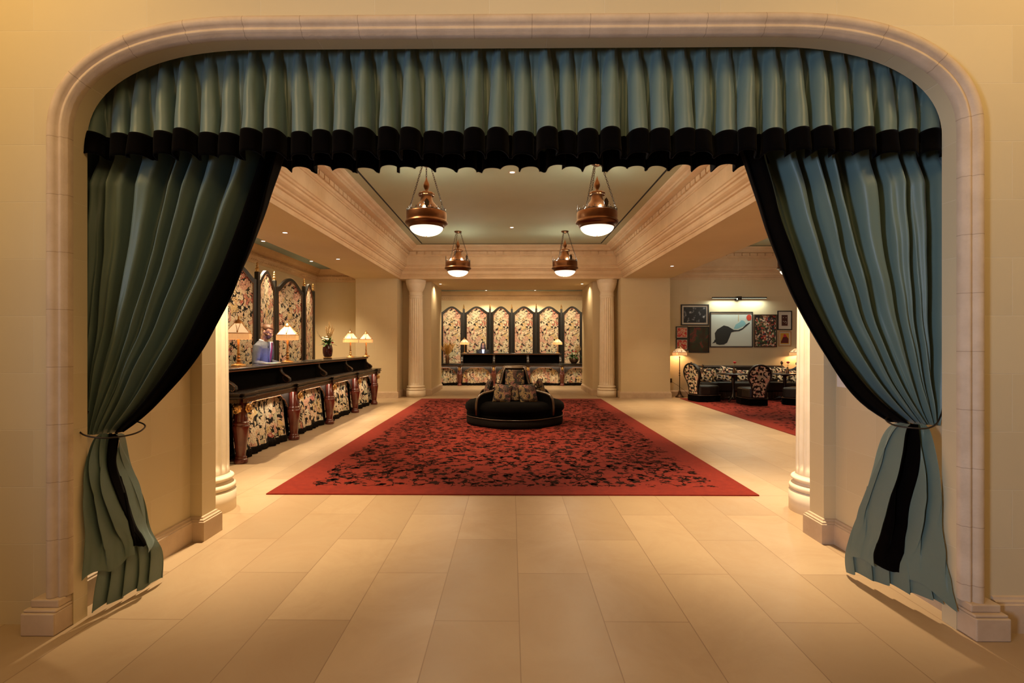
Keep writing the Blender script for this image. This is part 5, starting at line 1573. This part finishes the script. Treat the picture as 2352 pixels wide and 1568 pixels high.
# ------------------------------------------------------------------ lounge on the right
def art_mat(name, kind, seed):
    m, nt, b = base_mat(name, (.5, .5, .5), .5)
    L = nt.links.new
    uv = nd(nt, 'ShaderNodeUVMap'); mp = nd(nt, 'ShaderNodeMapping'); mp.inputs['Location'].default_value = (seed, seed * 2, 0); L(uv.outputs[0], mp.inputs[0])
    def ramp(fac, cols, const=True):
        r = nd(nt, 'ShaderNodeValToRGB'); r.color_ramp.interpolation = 'CONSTANT' if const else 'LINEAR'
        e = r.color_ramp.elements; e[0].position, e[0].color = cols[0][0], (*cols[0][1], 1); e[1].position, e[1].color = cols[1][0], (*cols[1][1], 1)
        for p, c in cols[2:]: q = e.new(p); q.color = (*c, 1)
        L(fac, r.inputs['Fac']); return r.outputs['Color']
    if kind == 'crowd':
        v = nd(nt, 'ShaderNodeTexVoronoi', feature='F1', Scale=22.0); L(mp.outputs[0], v.inputs['Vector'])
        s = nd(nt, 'ShaderNodeSeparateColor'); L(v.outputs['Color'], s.inputs[0])
        c = ramp(s.outputs[0], [(0, (.02, .015, .01)), (.3, (.25, .10, .05)), (.42, (.55, .35, .22)), (.55, (.04, .08, .03)), (.68, (.60, .50, .38)), (.8, (.35, .04, .03)), (.9, (.03, .03, .05))])
    elif kind == 'photo':
        n = nd(nt, 'ShaderNodeTexNoise', Scale=9.0, Detail=3.0); L(mp.outputs[0], n.inputs['Vector'])
        c = ramp(n.outputs['Fac'], [(0, (.005, .005, .006)), (.52, (.015, .015, .018)), (.58, (.12, .12, .13)), (.66, (.5, .5, .5))])
    elif kind == 'red':
        n = nd(nt, 'ShaderNodeTexNoise', Scale=12.0, Detail=2.0, Distortion=2.0); L(mp.outputs[0], n.inputs['Vector'])
        c = ramp(n.outputs['Fac'], [(0, (.55, .03, .03)), (.47, (.60, .10, .08)), (.52, (.70, .52, .36)), (.64, (.45, .05, .04))])
    elif kind == 'interior':
        n = nd(nt, 'ShaderNodeTexNoise', Scale=4.0, Detail=3.0, Distortion=.5); L(mp.outputs[0], n.inputs['Vector'])
        c = ramp(n.outputs['Fac'], [(0, (.02, .012, .006)), (.42, (.045, .025, .010)), (.52, (.02, .045, .02)), (.60, (.18, .03, .02)), (.66, (.05, .03, .015))], False)
    L(c, b.inputs['Base Color']); return m
M['art_crowd'] = art_mat('busy_multicoloured_print', 'crowd', 3); M['art_photo'] = art_mat('black_and_white_print', 'photo', 5)
M['art_red'] = art_mat('red_ink_drawing', 'red', 1); M['art_red2'] = art_mat('red_ink_sketch', 'red', 9); M['art_interior'] = art_mat('dark_painting', 'interior', 2)
for nm, c in dict(art_paper=(.60, .66, .60), art_char=(.022, .026, .026), art_red_flat=(.60, .06, .03), art_blue=(.25, .50, .55), art_white=(.62, .58, .50), art_brown=(.05, .012, .010), art_yellow=(.62, .34, .04), art_plum=(.10, .012, .015), art_crimson=(.5, .03, .05), frame_black=(.012, .010, .009), frame_tan=(.42, .22, .09), frame_brown=(.06, .03, .015), art_orange=(.5, .35, .12)).items():
    M[nm] = base_mat(nm, c, .5)[0]
YW_ = 15.0
def picture(label, x0, z0, x1, z1, frame, fw, mat_w, art, extra=None, group='framed pictures on the lounge wall'):
    cx, cz = (x0 + x1) / 2, (z0 + z1) / 2; W_, H_ = x1 - x0, z1 - z0
    t = thing('framed_picture', label, 'picture', (cx, YW_ - .002, cz), 0, group)
    m = MB(); a, b_ = W_ / 2, H_ / 2
    m.box(-a, a, -.035, 0, b_ - fw, b_).box(-a, a, -.035, 0, -b_, -b_ + fw).box(-a, -a + fw, -.035, 0, -b_ + fw, b_ - fw).box(a - fw, a, -.035, 0, -b_ + fw, b_ - fw)
    m.build('frame', frame, t, bevel=.003)
    if mat_w: MB().box(-a + fw, a - fw, -.012, -.004, -b_ + fw, b_ - fw).build('mount', 'art_white', t)
    q = fw + mat_w
    MB().box(-a + q, a - q, -.018, -.006, -b_ + q, b_ - q).build('print', art, t, autouv=True)
    if extra:
        for nm, mt, poly, d in extra:
            Mx = Matrix(((1, 0, 0, 0), (0, 0, 1, -.019 - d), (0, 1, 0, 0), (0, 0, 0, 1)))
            MB().prism(poly, -.001, .001, 0, Mx).build(nm, mt, t)
    return t
picture('black framed black and white photograph, upper left of the group above the sofa', 4.857, 2.035, 5.651, 2.634, 'frame_black', .03, .045, 'art_photo')
picture('small black framed red sketch, upper of the two at the far left', 4.714, 1.662, 5.061, 2.005, 'frame_black', .02, .02, 'art_red')
picture('small black framed red sketch, lower of the two at the far left', 4.714, 1.319, 5.061, 1.650, 'frame_black', .02, .02, 'art_red2')
picture('dark painting of an interior in a thin black frame, left of the large picture', 5.080, 1.257, 5.657, 1.998, 'frame_black', .022, 0, 'art_interior')
sc_ = lambda P: [((x - 436 - 193) / 390 * 1.22, (845 - y - 0) / 318 * 1.0) for x, y in P]
blob = sc_([(478, 878), (500, 845), (560, 808), (600, 818), (650, 848), (690, 850), (730, 832), (760, 800), (795, 780), (795, 790), (765, 815), (735, 842), (700, 860), (655, 864), (628, 872), (612, 915), (590, 965), (560, 982), (520, 985), (492, 978), (484, 950), (480, 910)])
tail = sc_([(452, 972), (470, 955), (478, 935), (488, 945), (492, 960), (470, 968)])
picture('large framed picture of a charcoal shape with a red disc, under the picture light', 5.682, 1.413, 6.902, 2.421, 'frame_black', .022, .015, 'art_paper',
        [('painted_shape', 'art_char', blob, 0), ('painted_tail', 'art_char', tail, .001), ('painted_disc', 'art_red_flat', [(x, z) for x, z in [(.50 + .075 * math.cos(q), .34 + .085 * math.sin(q)) for q in [2 * PI * i / 24 for i in range(24)]] if x < .565], .002),
         ('painted_wash', 'art_blue', sc_([(650, 838), (668, 800), (700, 782), (722, 760), (745, 768), (762, 792), (745, 812), (712, 828), (680, 840)]), -.0015), ('painted_line', 'art_yellow', sc_([(690, 770), (692, 712), (695, 712), (694, 770)]), 0)])
picture('brown framed crowded multicoloured picture, right of the large one', 6.933, 1.413, 7.582, 2.346, 'frame_brown', .03, 0, 'art_crowd')
dots = [('mark', 'art_white', [(x - .009, z - .009), (x + .009, z - .009), (x + .009, z + .009), (x - .009, z + .009)], .001) for x, z in ((-.04, .08), (.04, .08), (-.04, -.03), (.02, -.03), (.05, -.05), (.0, -.05), (.04, -.09))]
picture('black framed print of a dark block with white dots, at the upper right', 7.601, 1.904, 8.009, 2.451, 'frame_black', .025, .095, 'art_brown', dots)
picture('small tan framed yellow and plum print, at the lower right', 7.626, 1.444, 7.984, 1.873, 'frame_tan', .025, .035, 'art_yellow',
        [('painted_mound', 'art_plum', [(-.105, -.13), (.105, -.13), (.105, .0), (.06, .05), (.0, .075), (-.05, .04), (-.08, -.04), (-.105, -.08)], 0), ('painted_cap', 'art_crimson', [(-.04, .04), (.06, .05), (.03, .11), (.0, .13), (-.03, .11)], .001)])
t = thing('picture_light', 'long black bar picture light above the large picture', 'picture light', (6.456, 15.0, 2.813), 0)
MB().tube([(-.77, -.16, 0), (.77, -.16, 0)], .018, 12).build('bar', 'iron', t)
MB().box(-.06, .06, -.19, 0, -.075, .035).build('bracket', 'iron', t, bevel=.004)
MB().box(-.76, .76, -.168, -.152, -.020, -.016).build('led_strip', 'led', t)
light('AREA', (6.456, 14.86, 2.785), 22, (.88, 1.0, .86), 1.5, (R(-14), 0, 0), size_y=.03)

# floor lamps
fl = thing('floor_lamp', 'lit fringed pyramid floor lamp standing by the pier at the left of the lounge', 'floor lamp', (4.76, 14.80, 0), R(8), 'lounge floor lamps')
MB().lathe([(0, 0), (.115, 0), (.118, .012), (.11, .03), (.085, .045), (.06, .075), (.045, .11), (.034, .15), (.024, .18), (.018, .20), (.0, .20)], 24, cap=False).build('base', 'bronze_floor', fl)
MB().lathe([(.012, .18), (.012, .60), (.022, .61), (.022, .625), (.012, .635), (.012, .66), (.024, .68), (.012, .70), (.012, .74), (.020, .75), (.012, .765), (.011, 1.12), (.020, 1.13), (.020, 1.15), (.008, 1.16), (.008, 1.38), (0, 1.38)], 14, cap=False).build('pole', 'bronze_floor', fl)
shade_part(fl, 1.27, .145, 1.39, .040, .085)
dup(fl, 'lit fringed floor lamp at the right end of the lounge sofa, half behind the column', (8.06, 14.78, 0), R(20))
for x in (4.76, 8.06): light('POINT', (x, 14.80, 1.24), 20, (1.0, .60, .26), .04)
o = MB().tube([(4.85, 14.78, .01), (4.92, 14.80, .02), (5.02, 14.86, .015), (5.05, 14.9, .05), (4.95, 14.95, .18), (4.75, 14.965, .33), (4.60, 14.97, .42)], .004, 6).build('lamp_cord', 'iron'); tag(o, 'thin dark lamp cord running up to the socket behind the floor lamp', 'cord')
o = MB().box(-.035, .035, -.010, 0, -.06, .06).build('wall_socket', 'bronze_floor', loc=(4.57, 14.995, .46), bevel=.003); tag(o, 'brown wall socket beside the floor lamp at the pier', 'socket')

# banquette
sf = thing('banquette_sofa', 'black leather banquette along the lounge wall with ball finials', 'sofa', (6.6, 14.5, 0.013), 0)
def bq(nm, mt, *a, bev=.02): return MB().box(*a).build(nm, mt, sf, bevel=bev)
bq('seat', 'leather', -1.55, 1.18, -.50, .20, .22, .47, bev=.04)
bq('backrest', 'leather', -1.50, 1.00, .16, .42, .30, .885, bev=.04)
bq('grille', 'dark_wood', -1.50, 1.14, -.48, .15, .0, .22, bev=.005)
m = MB()
for i in range(65): m.box(-1.48 + i * .04, -1.46 + i * .04, -.492, -.48, .03, .20)
m.build('bullion_fringe', 'walnut', sf)
m = MB(); nailheads(m, [(-1.48 + i * .03, .155, .872) for i in range(82)], .006); m.build('nailheads', 'copper_trim', sf)
for x0, y0, x1, y1, z0, z1 in ((-1.52, .30, -1.42, -.32, .86, .82), (1.02, .28, 1.30, .02, .88, .86)):
    m = MB()
    def wing(u, v, fr=0):
        x = x0 + (x1 - x0) * u; y = y0 + (y1 - y0) * u; zt = z0 + (z1 - z0) * u - .10 * math.sin(PI * u)
        return Vector((x, y, .3 + (zt - .3) * v))
    m.grid(wing, 14, 8); m.build('wing', 'leather', sf, solid=.07)
    rl = MB().tube([wing(i / 12, 1.0) + Vector((0, 0, .01)) for i in range(13)], .014, 8).build('wing_rail', 'walnut', sf)
    for x, y, z in ((x0, y0, z0), (x1, y1, z1)):
        MB().lathe([(.028, .30), (.028, z + .01), (.018, z + .02), (.012, z + .035), (.026, z + .05), (.036, z + .075), (.034, z + .10), (.020, z + .125), (0, z + .13)], 14, c=(x, y, 0)).build('finial_post', 'walnut', sf)
o = MB().box(-.10, .10, -.55, .45, .02, .80).build('booth_divider', 'leather', loc=(8.02, 13.72, 0), bevel=.05, rot=(0, 0, R(6))); tag(o, 'black leather booth back at the right edge of the lounge beside the column', 'booth divider')

cg2 = 'floral cushions along the lounge banquette'
for lb, x, y, z, w_, h, rz, roll in (('orange-lit floral cushion leaning at the left end of the banquette', 5.24, 14.18, .66, .40, .40, R(-24), R(6)),
                                     ('narrow floral cushion edge just right of the orange-lit cushion', 5.50, 14.40, .655, .36, .38, R(-62), R(2)),
                                     ('small cream floral cushion, third from the left on the banquette', 5.66, 14.42, .67, .36, .36, R(-15), R(-8)),
                                     ('cream and green floral cushion tilted beside the left table', 5.92, 14.40, .67, .42, .42, R(-20), R(12)),
                                     ('long cream floral bolster cushion on the middle of the banquette', 6.50, 14.46, .63, .56, .32, 0, 0),
                                     ('cream floral cushion right of the round-backed chair', 7.12, 14.42, .68, .40, .38, R(12), R(-4)),
                                     ('cream and red floral cushion below the sagging rail of the banquette', 7.42, 14.36, .66, .38, .42, R(18), R(4)),
                                     ('shaded floral cushion at the right end of the banquette', 7.68, 14.22, .62, .38, .36, R(26), R(-6))):
    make_cushion(lb, (x, y, z), w_, h, .13, 'lounge_fab', rz, R(-14), roll, cg2)

# chairs with tall rounded backs, seen from behind
def lounge_chair(label, loc, rz, group):
    t = thing('slipper_chair', label, 'chair', loc, rz, group)
    out = []
    for i in range(49):
        a = R(-22) + R(224) * i / 48
        out.append((.27 * math.cos(a), .73 + .27 * math.sin(a)))
    out = [(.150, .21), (.150, .30), (.160, .40), (.182, .48), (.212, .56)] + out + [(-.212, .56), (-.182, .48), (-.160, .40), (-.150, .30), (-.150, .21)]
    tilt = T(0, -.22, 0) @ Matrix.Rotation(R(9), 4, 'X')
    Mp = tilt @ Matrix(((1, 0, 0, 0), (0, 0, 1, 0), (0, 1, 0, 0), (0, 0, 0, 1)))
    bk = MB().prism(out, 0, .085, 0, Mp).build('backrest', 'leather', t, bevel=.02)
    inn = [(x * .86, .21 + (z - .21) * .965) for x, z in out]
    n = len(inn)
    MB().add([(p[0], p[1], -.012) for p in inn] + [(p[0], p[1], .01) for p in inn], [tuple(range(n)), tuple(range(n, 2 * n))[::-1]] + [(k, n + k, n + (k + 1) % n, (k + 1) % n) for k in range(n)], 0, False, Mp, [(p[0] + .3, p[1]) for p in inn] * 2).build('back_panel', 'lounge_fab', bk)
    MB().tube([Mp @ Vector((x, z, -.004)) for x, z in out], .016, 8).build('back_piping', 'leather', bk)
    seat = [(-.20, -.25), (.20, -.25), (.30, .0), (.31, .30), (.24, .36), (-.24, .36), (-.31, .30), (-.30, .0)]
    MB().prism(seat, .16, .42, 0, T(0, 0, 0)).build('seat', 'leather', t, bevel=.04)
    sk = [(x * 1.06, y * 1.05) for x, y in seat]
    MB().prism(sk, .012, .17, 0).build('skirt', 'velvet', t, bevel=.008)
    MB().tube([(x * 1.07, y * 1.06, .172) for x, y in seat], .006, 6, closed=True).build('skirt_piping', 'walnut', t)
    return t
c1 = lounge_chair('rounded high-back chair at the left of the lounge table, turned sideways', (4.98, 13.72, .013), R(-66), 'rounded high-back lounge chairs')
dup(c1, 'rounded high-back chair seen straight from behind in the lounge', (5.98, 12.90, .013), R(-4))
dup(c1, 'dark chair at the right of the lounge, partly behind the column', (7.12, 12.86, .013), R(40))
# pedestal tables
def pedestal(label, loc, group):
    t = thing('pedestal_table', label, 'table', loc, 0, group)
    MB().lathe([(0, .70), (.36, .70), (.375, .708), (.378, .72), (.37, .73), (0, .731)], 48, cap=False).build('tabletop', 'dark_wood', t)
    MB().lathe([(.05, .70), (.11, .695), (.10, .67), (.05, .65), (.035, .60), (.045, .50), (.03, .45), (.032, .30), (.05, .18), (.09, .10), (.10, .07), (0, .07)], 20, cap=False).build('pedestal', 'dark_wood', t)
    for k in range(4):
        a = PI / 4 + k * PI / 2; c, s_ = math.cos(a), math.sin(a)
        MB().tube([(.04 * c, .04 * s_, .11), (.14 * c, .14 * s_, .085), (.24 * c, .24 * s_, .045), (.28 * c, .28 * s_, .022)], [.028, .026, .022, .020], 8).build('foot', 'dark_wood', t)
    return t
pt = pedestal('dark round pedestal table between the left chair and the banquette', (5.76, 13.60, .013), 'round pedestal tables in the lounge')
dup(pt, 'dark round pedestal table at the right of the lounge', (7.12, 13.66, .013))
# rose vases
def rose(label, loc):
    t = thing('rose_vase', label, 'vase', loc, 0, 'small vases with a red rose')
    MB().lathe([(0, 0), (.035, 0), (.038, .01), (.038, .06), (.030, .10), (.016, .13), (.016, .16), (.020, .165)], 16, cap=False).build('vase', 'amber_glass', t)
    MB().tube([(0, 0, .1), (.005, 0, .18), (.01, 0, .25)], .003, 6).build('stem', 'leaf', t)
    b = MB(); bloom(b, (.012, 0, .275), .045, 1); b.build('bloom', 'bloom_red', t)
    m = MB()
    for k in range(5): leaf_blade(m, (.005, 0, .20), (math.cos(k * 1.3), math.sin(k * 1.3), .5), .07, .014)
    m.build('leaves', 'leaf', t)
    return t
rv = rose('little vase with one red rose on the left pedestal table', (5.76, 13.54, .744))
dup(rv, 'little vase with one red rose on the right pedestal table', (7.15, 13.58, .744))
